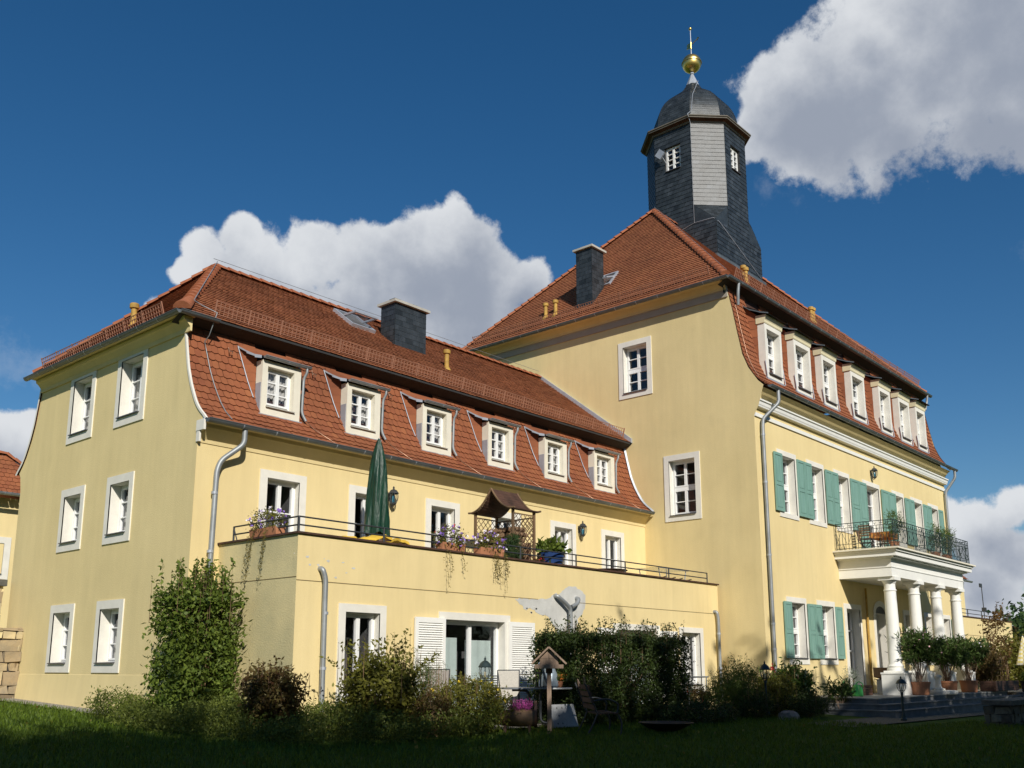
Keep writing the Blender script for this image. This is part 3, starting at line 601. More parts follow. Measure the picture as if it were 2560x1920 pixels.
for i, (a, b) in enumerate(w1):
    zb = 6.77 if i != 3 else 5.9
    ws.append(window(house, FM, a, b, zb, 8.76, (.3, .12, .18, .16 if i != 3 else 0), .3, (2, 2), transom=.5, sill=False, curtain=[(.0, 1, 0, 1, 'net_curtain')] if i % 2 == 0 else [(.0, .5, 0, 1, 'net_curtain')]))
for a, b, k in sh1: shutter(ws[k], a, b, 6.78 if k != 3 else 5.95, 8.79)
wg = [window(house, FM, a, b, 1.93, 3.76, (.28, .14, .18, .2), .3, (2, 2), transom=.5, curtain=[(0, 1, 0, 1, 'net_curtain')]) for a, b in ((30.53, 31.6), (32.87, 33.93))]
for a, b, k in ((29.98, 30.52, 0), (31.77, 32.3, 0), (32.32, 32.86, 1), (34.05, 34.6, 1)): shutter(wg[k], a, b, 1.93, 3.77)
wg += [window(house, FM, a, b, 1.95, 3.78, (.2, .14, .18, .2), .3, (2, 2), transom=.5, curtain=[(0, .6, 0, 1, 'net_curtain')]) for a, b in ((41.0, 41.85), (43.45, 44.25), (45.75, 46.55))]
shutter(wg[4], 46.75, 47.35, 1.95, 3.8)
window(house, FM, 35.1, 36.3, .7, 3.76, (.22, .16, .18, 0), .34, (1, 4), sill=False, panel=.62, name='door', curtain=[(0, 1, .25, 1, 'net_curtain')])
dd = window(house, FM, 37.85, 38.85, .7, 3.7, (.2, .2, 0, 0), .34, (1, 4), sill=False, panel=.62, name='door', curtain=[(0, 1, .25, 1, 'net_curtain')])
mb = MB(); n = 14                            # arched head over the garden door
th = [math.pi*k/n for k in range(n+1)]
for a, b in zip(th, th[1:]):
    o = lambda t, r, h: FM(38.35-(r)*math.cos(t), .03, 3.7+h*math.sin(t))
    mb.face([o(a, .5, .28), o(b, .5, .28), o(b, .72, .5), o(a, .72, .5)], 'stone'); mb.face([FM(38.35, .012, 3.7), FM(38.35-.5*math.cos(a), .012, 3.7+.28*math.sin(a)), FM(38.35-.5*math.cos(b), .012, 3.7+.28*math.sin(b))], 'room')
mb.build('door_arch', dd)
for a, b, c, d in gwm: window(house, FMG, -b, -a, c, d, (.2, .2, .2, .2), .28, (2, 2), transom=.5)
# cornices
mb = MB(); mb.extrude(FM, [(0, 9.8), (.05, 9.8), (.06, 9.92), (.015, 9.94), (.015, 10.1), (.16, 10.12), (.17, 10.16), (.19, 10.19), (.21, 10.29), (.25, 10.31), (.25, 10.36), (.1, 10.38), (.12, 10.52), (.24, 10.66), (.36, 10.74), (0, 10.78)], XM+.004, XR, ['white', 'white', 'plaster_old', 'plaster_old', 'white', 'white', 'white', 'white', 'white', 'white', 'white', 'plaster_old', 'plaster_old', 'plaster_old', 'plaster_old', 'plaster_old'])
mb.extrude(FMG, [(0, 14.18), (.05, 14.18), (.07, 14.4), (.12, 14.42), (.14, 14.5), (.3, 14.64), (.42, 14.68), (0, 14.7)], -27.95, -15.35, ['trim_grey', 'trim_grey', 'trim_grey', 'plaster_old', 'plaster_old', 'plaster_old', 'plaster_old', 'plaster_old'])
mb.build('cornice', house)
# mansard slope
pmm = smooth_prof([(14.12, 10.82), (14.38, 10.99), (14.56, 11.25), (14.71, 11.51), (14.9, 12.0), (15.08, 12.9), (15.22, 13.73), (15.34, 14.31), (15.42, 14.6)], 30)
PMN, vM = profile_P(pmm, XM)
def pyM(z): return float(np.interp(z, [p[1] for p in pmm], [p[0] for p in pmm]))
dm = [(29.79, 31.06), (32.04, 33.42), (34.40, 35.70), (37.15, 38.53), (40.07, 41.38), (42.35, 43.68), (44.48, 45.72)]
mb = MB(); lm = XR-XM
tiles(mb, PMN, vM, .178, .19, lambda v: (.0, lm), skip=lambda u, v: any(a+.1 < XM+u < b-.1 and PMN(u, v)[0].z > 11.5 for a, b in dm))
mb.grid([[(x, y+.02, z-.02) for y, z in pmm] for x in (XM+.004, XR)], 'tile_under')
for (y, z), (y2, z2) in zip(pmm, pmm[1:]): mb.face([(XR, y-.05, z+.03), (XR, y2-.05, z2+.03), (XR+.12, y2+.1, z2-.02), (XR+.12, y+.1, z-.02)], 'concrete')
mb.build('mansard_slope', house)
# upper roof
m0 = Vector((28.2, 15.1, 14.75)); ma = Vector((33.86, 21.5, 21.27)); mc = Vector((42.34, 21.5, 21.27)); svm = Vector((0, 6.4, 6.52)); gvm = Vector((5.66, 0, 6.52))
PF = plane_P(m0, (1, 0, 0), svm); vf = svm.length; PH = plane_P((28.2, 27.9, 14.75), (0, -1, 0), gvm); vh = gvm.length
mb = MB(); tiles(mb, PF, vf, .178, .17, lambda v: (5.66*v/vf, 19.8-5.66*v/vf), 'tile_brown', lift=.04, cv=.25, skip=lambda u, v: 35.7 < u+28.2 < 39.6 and v > vf*.7)
tiles(mb, PH, vh, .178, .165, lambda v: (6.4*v/vh, 12.8-6.4*v/vh), 'tile_brown', lift=.04, cv=.25)
b0, b1 = Vector((28.2, 27.9, 14.73)), Vector((48.0, 27.9, 14.73)); q1 = Vector((48.0, 15.1, 14.73)); dz = -zz*.02
for f in ([m0+dz, q1, mc+dz, ma+dz], [m0+dz, b0, ma+dz]): mb.face(f, 'tile_under')
mb.face([b0, b1, mc+dz, ma+dz], 'tile'); mb.face([q1, b1, mc+dz], 'tile')
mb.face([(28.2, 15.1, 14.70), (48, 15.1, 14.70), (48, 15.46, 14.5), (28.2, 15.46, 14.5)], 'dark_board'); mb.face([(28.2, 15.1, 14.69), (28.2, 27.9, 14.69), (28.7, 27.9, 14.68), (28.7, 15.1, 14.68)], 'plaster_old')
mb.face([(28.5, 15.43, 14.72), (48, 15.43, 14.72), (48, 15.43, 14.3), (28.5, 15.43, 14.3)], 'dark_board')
ur = mb.build('upper_roof', house)
mb = MB(); ridge_caps(mb, m0+Vector((.1, .1, .08)), ma+zz*.05, .15); ridge_caps(mb, (28.3, 27.8, 14.83), ma+zz*.05, .15); ridge_caps(mb, ma, mc, .14); ridge_caps(mb, (47.9, 15.2, 14.83), mc+zz*.05, .15); mb.build('ridge', ur)
mb = MB(); gutter(mb, Fr((28.18, 0, 0), (0, -1, 0), (-1, 0, 0)), -28, -15.02, .06, 14.7, .085, 'zinc_dark'); mb.build('eave_gutter', house)
mb = MB(); gutter(mb, Fr((0, 15.08, 0), (1, 0, 0), (0, -1, 0)), 28.1, 48.1, .07, 14.7, .09, 'zinc_dark'); mb.build('eave_gutter', house)
mb = MB(); gutter(mb, Fr((0, 14.1, 0), (1, 0, 0), (0, -1, 0)), XM+.12, XR+.25, .07, 10.8, .085, 'zinc_dark'); mb.build('gutter', house)
downpipe(house, [(29.4, 14.04, 10.75), (29.4, 14.04, 10.3), (29.05, 14.46, 9.75), (29.02, 14.48, 9.5), (29.02, 14.48, .5)], .062, collars=[(29.02, 14.48, z) for z in (9.2, 7.6, 5.2, 3, 2.2)])
downpipe(house, [(47.5, 14.04, 10.75), (47.5, 14.04, 10.4), (47.32, 14.46, 9.75), (47.3, 14.48, 9.5), (47.3, 14.48, .5)], .062)
downpipe(house, [(28.85, 15.0, 14.66), (28.85, 15.05, 14.3), (28.95, 15.12, 13.9)], .055); downpipe(house, [(47.6, 15.0, 14.66), (47.6, 15.05, 14.3), (47.5, 15.12, 13.9)], .055)
mb = MB(); mb.tube(arc([(36.85, 14.5, 4.6), (36.88, 14.52, .7)]), .045, 'vent_ochre', 8); mb.build('porch_downpipe', house)
mb = MB(); mb.tube([(28.9, pyM(13.9-k*.3)-.06, 13.9-k*.3) for k in range(10)], .012, 'copper', 5); mb.tube([m0+Vector((.2, .1, .3)), ma+zz*.25], .009, 'zinc', 5); mb.build('lightning_rod', house)
nF = PF(0, 0)[3]; nH = PH(0, 0)[3]
snow_guard(house, m0+svm*.035+Vector((.9, 0, 0))+nF*.05, m0+svm*.035+Vector((19.0, 0, 0))+nF*.05, zz*.8+nF*.5, .34)
snow_guard(house, Vector((28.45, 27.2, 15.06)), Vector((28.45, 15.9, 15.06)), (-.4, 0, 1), .32)
chimney(house, 28.78, 29.55, 21.22, 21.98, 15.2, 17.82, [(29.15, 21.6)])
skylight(house, PH(6.2, 2.25)[0], (0, -1, 0), gvm, .72, .95, .5, 'lead')
for p in (PH(4.28, 1.0)[0], PH(4.79, 1.0)[0]): vent(house, p, .48)
for p in ((31.75, 16.2, 15.85), (32.05, 16.45, 16.1), (37.9, 16.4, 16.1), (38.35, 16.5, 16.2)): vent(house, p, .5)
# dormers
for i, (x0, x1) in enumerate(dm):
    F = Fr((0, 14.6, 0), (1, 0, 0), (0, -1, 0)); zb, zt = 11.4, 13.36; oa, ob, oc, od = x0+.15, x1-.15, 11.56, 13.18; mb = MB()
    for a, b, c, d in ((x0, x1, od, zt), (x0, x1, zb, oc), (x0, oa, oc, od), (ob, x1, oc, od)): mb.box(F, a, b, -.27, 0, c, d, 'stone')
    mb.box(F, x0-.05, x1+.05, -.1, .018, zb-.12, zb, 'lead')
    for s_, q in ((-1, x0), (1, x1)):
        zs = [zb+(14.1-zb)*k/9 for k in range(10)]; rows = [[(q, 14.86, min(z, 13.7)), (q+s_*(.01+.16*((z-zb)/2.7)**1.4), pyM(z)+.03, z)] for z in zs]
        for r0, r1 in zip(rows, rows[1:]):
            mb.face([r0[0], r0[1], r1[1], (r1[0][0]+s_*.012, r1[0][1], r1[0][2])], 'tile', rnd.uniform(.3, .7)); mb.face([r1[0], r1[1], (r1[1][0]+s_*.014, r1[1][1], r1[1][2]-.012), (r1[0][0]+s_*.014, r1[0][1], r1[0][2]-.012)], 'tile_under')
        mb.tube([(q+s_*.02, 14.62, 12.0), (q+s_*.03, 14.5+.05, 11.36)], .015, 'lead', 6)
    d = mb.build('dormer', house)
    h = MB(); h.extrude(F, [(-.3, 13.36), (.015, 13.36), (.03, 13.4), (.03, 13.46), (.06, 13.52), (.1, 13.6), (.1, 13.64), (-.3, 13.66)], x0-.04, x1+.04, 'head_cream'); h.build('dormer_cornice', d)
    r = MB(); ys = [14.38, 14.7, 15.05, 15.42]; zs = [13.66, 13.76, 13.92, 14.22]; rows = [[(x0-.1-.06*k+(x1-x0+.2+.12*k)*j/8, y, z) for j in range(9)] for k, (y, z) in enumerate(zip(ys, zs))]
    for a, b in zip(rows, rows[1:]):
        for j in range(8): r.face([a[j], a[j+1], b[j+1], b[j]], 'tile', rnd.uniform(.2, .7))
    for a, b in zip(rows, rows[1:]):
        for e in (0, 8): r.face([a[e], b[e], tuple(Vector(b[e])-zz*.05), tuple(Vector(a[e])-zz*.04)], 'zinc_dark')
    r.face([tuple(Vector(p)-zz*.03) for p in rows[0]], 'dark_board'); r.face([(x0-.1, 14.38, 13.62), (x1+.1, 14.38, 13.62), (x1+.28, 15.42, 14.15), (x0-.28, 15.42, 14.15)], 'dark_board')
    r.build('dormer_roof', d)
    window(d, F, oa+.004, ob-.004, oc+.004, od-.004, (0, 0, 0, 0), .3, (2, 2), transom=.5, name='dormer_window', curtain=[(0, 1, 0, 1, 'net_curtain')] if i % 3 else [(0, .5, 0, 1, 'net_curtain')])

# ---------------------------------------------------------------- tower
TX, TY, TH, TC = 37.63, 21.5, 2.07, 1.1; zb, zt, zc = 21.95, 26.15, 20.95
def octa(h, c): return [(-h, -h+c), (-h+c, -h), (h-c, -h), (h, -h+c), (h, h-c), (h-c, h), (-h+c, h), (-h, h-c)]
oc8 = [Vector((TX+x, TY+y, 0)) for x, y in octa(TH, TC)]
mb = MB()
def slate_face(mb, p, q, z0, z1, hole=None):
    u = (q-p); ln = u.length; u.normalize(); n = u.cross(zz)
    P = lambda a, b: (p+u*a+zz*(z0+b), u, zz, n)
    tiles(mb, P, z1-z0, .3, .2, lambda v: (0, ln), 'slate', False, .024, .012, skip=(lambda a, b: hole and hole[0]-.1 < a < hole[1]+.1 and hole[2]-z0-.05 < b < hole[3]-z0+.02), slant=.09)
    F = Fr(p, u, n); wall(mb, F, 0, ln, z0, z1, [hole] if hole else [], 'slate')
    return F, ln
hw = .42; mid = (2*TH-2*TC)/2
Fw = []
for k in range(8):
    p, q = oc8[k], oc8[(k+1) % 8]
    hole = (mid-hw, mid+hw, 24.0, 25.2) if k in (1, 7) else None
    F, ln = slate_face(mb, p, q, 18.0 if k % 2 else zb, zt, hole)
    if hole: Fw.append(F)
sq = [Vector((TX+x*TH, TY+y*TH, 0)) for x, y in ((-1, -1), (1, -1), (1, 1), (-1, 1))]
for k in range(4):                           # square base at the corners, with broaches up to the octagon
    c = sq[k]; a, b = oc8[[0, 2, 4, 6][k]], oc8[[1, 3, 5, 7][k]]
    slate_face(mb, a, c, 18.0, zc); slate_face(mb, c, b, 18.0, zc)
    A, B, Cc = a+zz*zb, b+zz*zb, c+zz*zc
    u = (B-A).normalized(); vv = ((A+B)/2-Cc); vl = vv.length; n = u.cross(vv.normalized())
    P = lambda s, t, A=A, B=B, Cc=Cc, vv=vv, u=u, n=n: (Cc+vv*(t/vl)+u*s, u, vv.normalized(), n)
    hl = (B-A).length/2
    tiles(mb, P, vl, .26, .15, lambda t: (-hl*t/vl, hl*t/vl), 'slate', False, .014, .012)
    mb.face([Cc, B, A], 'slate'); mb.face([a+zz*zc, Cc, A], 'slate', .45); mb.face([Cc, b+zz*zc, B], 'slate', .45)
tower = mb.build('tower', house)
mb = MB(); o2 = [(x, y) for x, y in octa(TH+.12, TC*.99)]
def ring(prof, m, c=TC, smooth=False):
    rows = [[(TX+x, TY+y, z) for x, y in octa(h, c*h/TH)] for h, z in prof]; mb.grid(rows, m, smooth, True)
ring([(TH+.03, 25.98), (TH+.06, 26.0), (TH+.07, 26.06)], 'cornice_brown'); ring([(TH+.07, 26.06), (TH+.12, 26.09), (TH+.26, 26.13)], 'wood_dark'); ring([(TH+.26, 26.13), (TH+.26, 26.18), (TH+.3, 26.2), (TH+.3, 26.25)], 'cornice_brown'); ring([(TH+.3, 26.25), (TH+.05, 26.33), (1.84, 26.44)], 'slate')
mb.build('tower_cornice', tower)
mb = MB()
prof = [(1.86, 26.4), (1.85, 26.6), (1.83, 26.85), (1.8, 27.1), (1.74, 27.35), (1.64, 27.63), (1.48, 27.92), (1.25, 28.2), (.97, 28.46), (.72, 28.67), (.51, 28.87), (.37, 29.1), (.31, 29.25)]
cum = [0]
for a, b in zip(prof, prof[1:]): cum.append(cum[-1]+math.hypot(a[0]-b[0], a[1]-b[1]))
for k in range(8):
    def P(s, t, k=k):
        h = float(np.interp(t, cum, [p[0] for p in prof])); z = float(np.interp(t, cum, [p[1] for p in prof])); o = octa(h, TC*h/TH); a, b = Vector((*o[k], 0)), Vector((*o[(k+1) % 8], 0))
        u = (b-a).normalized(); n = (u.cross(zz)+zz*.6).normalized(); return Vector((TX, TY, z))+(a+b)/2+u*s, u, zz, n
    def cl(t, k=k):
        h = float(np.interp(t, cum, [p[0] for p in prof])); o = octa(h, TC*h/TH); l = (Vector(o[k])-Vector(o[(k+1) % 8])).length/2; return (-l, l)
    tiles(mb, P, cum[-1], .22, .12, cl, 'slate', False, .012, .012)
ring(prof, 'slate'); mb.build('tower_dome', tower)
FT = Fr((TX, TY, 0), (1, 0, 0), (0, 1, 0))
mb = MB(); mb.lathe(FT, [(.33, 29.22), (.33, 29.26), (.07, 29.9), (.1, 29.92), (.1, 29.98), (.05, 30.0), (.045, 30.1)], 'lead', 8, False); mb.build('tower_spire', tower)
mb = MB(); mb.lathe(FT, [(0.02, 30.02)]+[(.46*math.sin(t), 30.48-.46*math.cos(t)) for t in [math.pi*k/20 for k in range(1, 11)]]+[(.49, 30.48), (.49, 30.53), (.455, 30.53)]+[(.46*math.sin(t), 30.5-.44*math.cos(t)) for t in [math.pi*k/20 for k in range(11, 20)]]+[(.02, 30.95)], 'gold', 28); mb.build('finial_ball', tower)
mb = MB(); mb.tube([(TX, TY, 30.9), (TX, TY, 32.35)], [.03, .02], 'lead', 8); mb.lathe(FT, [(0.02, 32.32)]+[(.08*math.sin(t), 32.4-.08*math.cos(t)) for t in [math.pi*k/8 for k in range(1, 8)]]+[(0.01, 32.48)], 'gold', 12); mb.tube([(TX, TY, 31.3), (TX, TY, 31.65)], .05, 'gold', 8); mb.build('finial_rod', tower)
mb = MB(); dv = Vector((.35, .94, 0)); Fv = Fr((TX, TY, 0), dv, (.94, -.35, 0))
mb.extrude(Fr((TX, TY, 0), (.94, -.35, 0), dv), [(.04, 31.35), (.04, 31.62), (.2, 31.7), (.32, 31.62), (.26, 31.55), (.34, 31.46), (.2, 31.4)], -.012, .012, 'gold', True); mb.tube([Fv(-.04, 0, 31.5), Fv(-.5, 0, 31.55)], .02, 'gold', 6); mb.extrude(Fr((TX, TY, 0), (.94, -.35, 0), dv), [(-.62, 31.56), (-.5, 31.64), (-.48, 31.47)], -.012, .012, 'gold', True); mb.build('weather_vane', tower)
for F in Fw: window(tower, F, mid-hw, mid+hw, 24.0, 25.2, (0, 0, 0, 0), .16, (2, 4), sill=True, name='tower_window', sur_m='dark_board', room=True)
F = Fw[1]; mb = MB(); mb.tube([F(mid-hw+.1, .02, 24.4), F(mid-hw+.0, .3, 24.75)], .02, 'lead', 6); a0 = mid-hw-.05
mb.extrude(Fr(F(a0, .32, 24.82), F.n, F.u, zz), [(-.26, 0), (0, .26), (.26, 0), (0, -.26)], -.04, .04, 'lead', True); mb.build('antenna_panel', tower)
mb = MB(); P_ = lambda x, y, z: Vector((TX+x, TY+y, z)); h_ = TH+.05
mb.tube([P_(-.05, -.05, 29.3), P_(-.72, -.72, 28.9), P_(-1.52, -.85, 27.75), P_(-1.9, -.97, 26.7), P_(-h_-.3, -TH+TC-.1, 26.25), P_(-h_, -TH+TC-.05, 25.95), P_(-h_, -TH+TC-.05, zc+.1), P_(-h_, -TH+TC+.6, zc-.05), P_(-h_, TH-.6, zc-.15)], .012, 'lead', 5)
mb.tube([P_(-h_, -TH+TC-.05, zc+.1), P_(-h_, -TH+.1, zc+.05), P_(-TH+.2, -h_, zc-.1), P_(TH-.2, -h_, zc-1.6)], .01, 'lead', 5); mb.build('tower_cable', tower)
mb = MB()
for a, b, n_ in ((oc8[0], sq[0], 1), (sq[0], sq[1], 1)):
    pass
for x in np.linspace(-TH, TH, 12):
    y = TY-TH-.04; zr = 14.75+1.0188*(y-15.1)+.02; mb.box(WORLD, TX+x-.19, TX+x+.19, y-.06, y+.03, zr-.03, zr+.1, 'zinc_dark')
mb.build('flashing', tower)

# ---------------------------------------------------------------- porch
x0, x1, y0, z0 = 34.68, 42.6, 12.67, 4.8
mb = MB()
def slab(e, c0, c1, m):                     # one course of the entablature: outline grown by e
    mb.box(WORLD, x0-e, x1+e, y0-e, YM-.003, c0, c1, m)
slab(0, z0, 5.12, 'white'); slab(.025, 5.121, 5.155, 'white'); slab(.01, 5.156, 5.42, 'white'); slab(.06, 5.421, 5.45, 'white'); slab(.16, 5.451, 5.5, 'white'); slab(.3, 5.501, 5.66, 'white'); slab(.36, 5.661, 5.74, 'white'); slab(.44, 5.741, 5.80, 'cream')
porch = mb.build('porch', house)
for cx in (35.06, 37.46, 39.86, 42.26):
    mb = MB(); F = Fr((cx, 12.92, 0), (1, 0, 0), (0, 1, 0))
    mb.lathe(F, [(.3, 1.52), (.3, 1.6), (.26, 1.62), (.285, 1.68), (.25, 1.72), (.23, 1.76), (.228, 2.4), (.2, 4.3), (.225, 4.31), (.225, 4.35), (.195, 4.36), (.192, 4.55), (.27, 4.68)], 'white', 24); mb.box(F, -.3, .3, -.3, .3, 4.68, 4.797, 'white'); mb.box(F, -.32, .32, -.32, .32, 1.46, 1.52, 'white')
    c = mb.build('column', porch)
    mb = MB(); mb.box(F, -.4, .4, -.38, .38, .69, 1.4, 'white'); mb.box(F, -.42, .42, -.4, .4, 1.4, 1.46, 'white'); mb.build('plinth', c)
# balcony railing
mb = MB()
def rail(p, q):
    p, q = Vector(p), Vector(q); d = q-p; ln = d.length; u = d.normalized(); F = Fr(p, u, u.cross(zz))
    for z, h in ((5.86, .02), (6.02, .014), (6.5, .014), (6.62, .014), (6.78, .025)): mb.box(F, 0, ln, -.012, .012, z-h/2, z+h/2, 'iron_green')
    n = int(ln/.11)
    for i in range(n+1):
        a = ln*i/n; w = .013 if i % 9 else .022; mb.box(F, a-w/2, a+w/2, -.008, .008, 5.81, 6.62 if i % 9 else 6.8, 'iron_green')
        if i % 2 == 0 and i < n: mb.box(F, a, a+ln/n, -.006, .006, 6.69, 6.705, 'iron_green'); mb.box(F, a-.005, a+.005, -.006, .006, 6.63, 6.77, 'iron_green'); mb.box(F, a+ln/n*.5, a+ln/n*.5+.01, -.006, .006, 6.63, 6.7, 'iron_green')
    k = 0
    while k < ln-.4:
        for s_ in (0, 1): mb.tube([F(k+(.4 if s_ else 0), 0, 6.03), F(k+.2, 0, 6.5)], .007, 'iron_green', 4, False)
        k += .44
rail((34.42, YM-.1, 0), (34.42, 12.42, 0)); rail((34.42, 12.42, 0), (42.85, 12.42, 0)); rail((42.85, 12.42, 0), (42.85, YM-.1, 0)); mb.build('balcony_railing', porch)
# ================================================================ PLANTS: material, leaves, stems
def leafmat(name, col, col2, tint=.45, trans=.35, rough=.55):
    m = bpy.data.materials.new(name); MATS[name] = m; m.use_nodes = True; t = m.node_tree; b = t.nodes['Principled BSDF']; b.inputs['Roughness'].default_value = rough; b.inputs['Specular IOR Level'].default_value = .3
    a = t.nodes.new('ShaderNodeAttribute'); a.attribute_name = 'tint'; r = t.nodes.new('ShaderNodeValToRGB'); r.color_ramp.elements[0].color = (*col2, 1); r.color_ramp.elements[1].color = (*col, 1)
    t.links.new(a.outputs['Fac'], r.inputs[0]); t.links.new(r.outputs[0], b.inputs['Base Color'])
    tr = t.nodes.new('ShaderNodeBsdfTranslucent'); t.links.new(r.outputs[0], tr.inputs[0]); x = t.nodes.new('ShaderNodeMixShader'); x.inputs[0].default_value = trans
    t.links.new(b.outputs[0], x.inputs[1]); t.links.new(tr.outputs[0], x.inputs[2]); t.links.new(x.outputs[0], t.nodes['Material Output'].inputs[0])
leafmat('leaf_mid', (.2, .26, .04), (.045, .085, .012)); leafmat('leaf_hedge', (.065, .10, .02), (.02, .034, .008), trans=.2); leafmat('leaf_red', (.16, .14, .04), (.10, .045, .02))
leafmat('leaf_autumn', (.24, .235, .035), (.085, .085, .018)); leafmat('leaf_cover', (.22, .26, .045), (.06, .085, .015)); leafmat('leaf_fern', (.14, .2, .04), (.06, .1, .02)); leafmat('leaf_gloss', (.09, .15, .03), (.025, .05, .012), rough=.3)
leafmat('leaf_oleander', (.13, .2, .05), (.05, .09, .02)); leafmat('leaf_brown', (.2, .11, .035), (.09, .06, .02)); leafmat('leaf_tree', (.06, .1, .02), (.02, .04, .008), trans=.2); leafmat('leaf_conifer', (.08, .14, .045), (.03, .06, .02)); leafmat('leaf_grey', (.34, .4, .34), (.2, .26, .2)); leafmat('leaf_vine', (.3, .24, .06), (.14, .11, .03))
leafmat('grass_blade', (.16, .235, .022), (.06, .10, .010), trans=.35)
for n_, c in dict(violet=(.35, .2, .7), white_petal=(.85, .8, .86), red_petal=(.5, .02, .03), yellow_petal=(.85, .6, .03), pink_petal=(.8, .45, .5), orange_petal=(.7, .2, .03), magenta=(.42, .06, .28)).items(): M(n_, c, .6, .08)
def leafmesh(name, pts, L, m, parent=None, width=.5, up=0., nrm=None, stuff=False, droop=0.):
    pts = np.asarray(pts, float); n = len(pts); L = np.asarray(L)*nrg.uniform(.65, 1.3, n)
    d = nrg.normal(size=(n, 3)); d[:, 2] += up-droop
    if nrm is not None: d += nrm
    d /= np.linalg.norm(d, axis=1)[:, None]; e = np.cross(d, nrg.normal(size=(n, 3))); e /= np.linalg.norm(e, axis=1)[:, None]
    f = np.cross(d, e); a = pts; b = pts+d*(L*.45)[:, None]+e*(L*width*.5)[:, None]+f*(L*.08)[:, None]; c = pts+d*L[:, None]; g = pts+d*(L*.45)[:, None]-e*(L*width*.5)[:, None]+f*(L*.08)[:, None]
    v = np.stack([a, b, c, g], 1).reshape(-1, 3); me = bpy.data.meshes.new(name)
    me.vertices.add(4*n); me.vertices.foreach_set('co', v.ravel()); me.loops.add(4*n); me.loops.foreach_set('vertex_index', np.arange(4*n, dtype=np.int32))
    me.polygons.add(n); me.polygons.foreach_set('loop_start', np.arange(0, 4*n, 4, dtype=np.int32)); me.polygons.foreach_set('loop_total', np.full(n, 4, dtype=np.int32))
    at = me.attributes.new('tint', 'FLOAT', 'FACE'); at.data.foreach_set('value', np.clip(nrg.normal(.5, .25, n), 0, 1).astype(np.float32))
    me.update(); me.materials.append(MATS[m]); o = bpy.data.objects.new(name, me); COL.objects.link(o)
    if parent is not None:
        o.parent = parent
        if parent.type == 'EMPTY' and parent.name not in LOCAL: o.matrix_parent_inverse = Matrix.Translation(parent.location).inverted()
    return o
def clumps(c, r, k, per, sig, box=False, shell=.55, zmin=None):   # leaf positions gathered in clumps through a crown's volume
    c, r = np.array(c, float), np.array(r, float)
    if box: q = nrg.uniform(-1, 1, (k, 3)); ax = nrg.integers(0, 3, k); face = nrg.random(k) < shell; q[face, ax[face]] = np.sign(q[face, ax[face]])*nrg.uniform(.8, 1, face.sum())
    else:
        q = nrg.normal(size=(k, 3)); q /= np.linalg.norm(q, axis=1)[:, None]; q *= (nrg.uniform(shell**3, 1, k)**(1/3))[:, None]; q *= nrg.uniform(.82, 1.08, k)[:, None]
    cc = c+q*r; p = np.repeat(cc, per, 0)+nrg.normal(size=(k*per, 3))*sig
    if zmin is not None: p = p[p[:, 2] > zmin]
    return p
def stems(name, parent, base, tips, r0, m='wood', bend=.15, extra=()):
    mb = MB()
    for a_, b_ in extra: mb.tube([a_, b_], [.007, .002], m, 4, False)
    for t in tips:
        b = Vector(base)+Vector((rnd.gauss(0, r0*2), rnd.gauss(0, r0*2), 0)); t = Vector(t); md = b.lerp(t, .5)+Vector((rnd.gauss(0, bend), rnd.gauss(0, bend), rnd.uniform(0, bend)))*(t-b).length
        mb.tube([b, md, t], [r0, r0*.7, r0*.25], m, 5, False)
    o = mb.build(name); o.parent = parent
    if parent.type == 'EMPTY' and parent.name not in LOCAL: o.matrix_parent_inverse = Matrix.Translation(parent.location).inverted()
    return o
def shrub(name, label, c, r, k, per, sig, L, m, cat='shrub', box=False, sprigs=0, group=None, shell=.5, flowers=None, zmin=None, width=.5, sprig_h=.5, stem_m='wood', up=0, nst=12):
    g = gz(c[0], c[1]); base = (c[0], c[1], g); t = thing(name, label, cat, base, group)
    zmin = g if zmin is None else zmin
    p = [clumps(c, r, int(k*1.35), int(per*1.3), sig, box, shell, zmin)]; L = L*1.22; tips = []
    for _ in range(sprigs):                  # shoots that stand out of the outline
        if box: s = Vector((c[0]+rnd.uniform(-1, 1)*r[0], c[1]+rnd.uniform(-1, 1)*r[1], c[2]+r[2]*.8)); d = Vector((rnd.gauss(0, .18), rnd.gauss(0, .18), 1))
        else:
            a = rnd.uniform(0, 2*math.pi); e = rnd.uniform(.1, 1.4); d = Vector((math.cos(a)*math.cos(e), math.sin(a)*math.cos(e), math.sin(e)+.4)); s = Vector(c)+Vector((d.x*r[0], d.y*r[1], d.z*r[2]*.75))*.85
        h = rnd.uniform(.3, 1)*sprig_h; tips.append(s+d.normalized()*h); n = max(4, int(h/.03))
        p.append(np.array([tuple(s+d.normalized()*h*i/n+Vector((rnd.gauss(0, .015), rnd.gauss(0, .015), 0))) for i in range(n)]))
    leafmesh('foliage', np.concatenate(p), L, m, t, width, up)
    st = [tuple(Vector(c)+Vector((rnd.uniform(-.8, .8)*r[0], rnd.uniform(-.8, .8)*r[1], rnd.uniform(-.2, .8)*r[2]))) for _ in range(nst)]
    o = stems('stems', t, base, st, .018, stem_m, .06, [(Vector(q)-Vector((0, 0, sprig_h*.9)), Vector(q)) for q in tips])
    if flowers:
        fm, n, fs = flowers; q = clumps(c, np.array(r)*1.04, n, 1, .01, box, .95, zmin+.2); leafmesh('flowers', np.repeat(q, 4, 0), fs, fm, t, .8)
    return t
shrub('columnar_shrub', 'tall leafy green shrub growing up the wing corner beside the grey downpipe', (10.75, 18.0, 1.95), (.68, .5, 1.12), 480, 16, .09, .085, 'leaf_mid', box=True, sprigs=90, sprig_h=1.05, shell=.6)
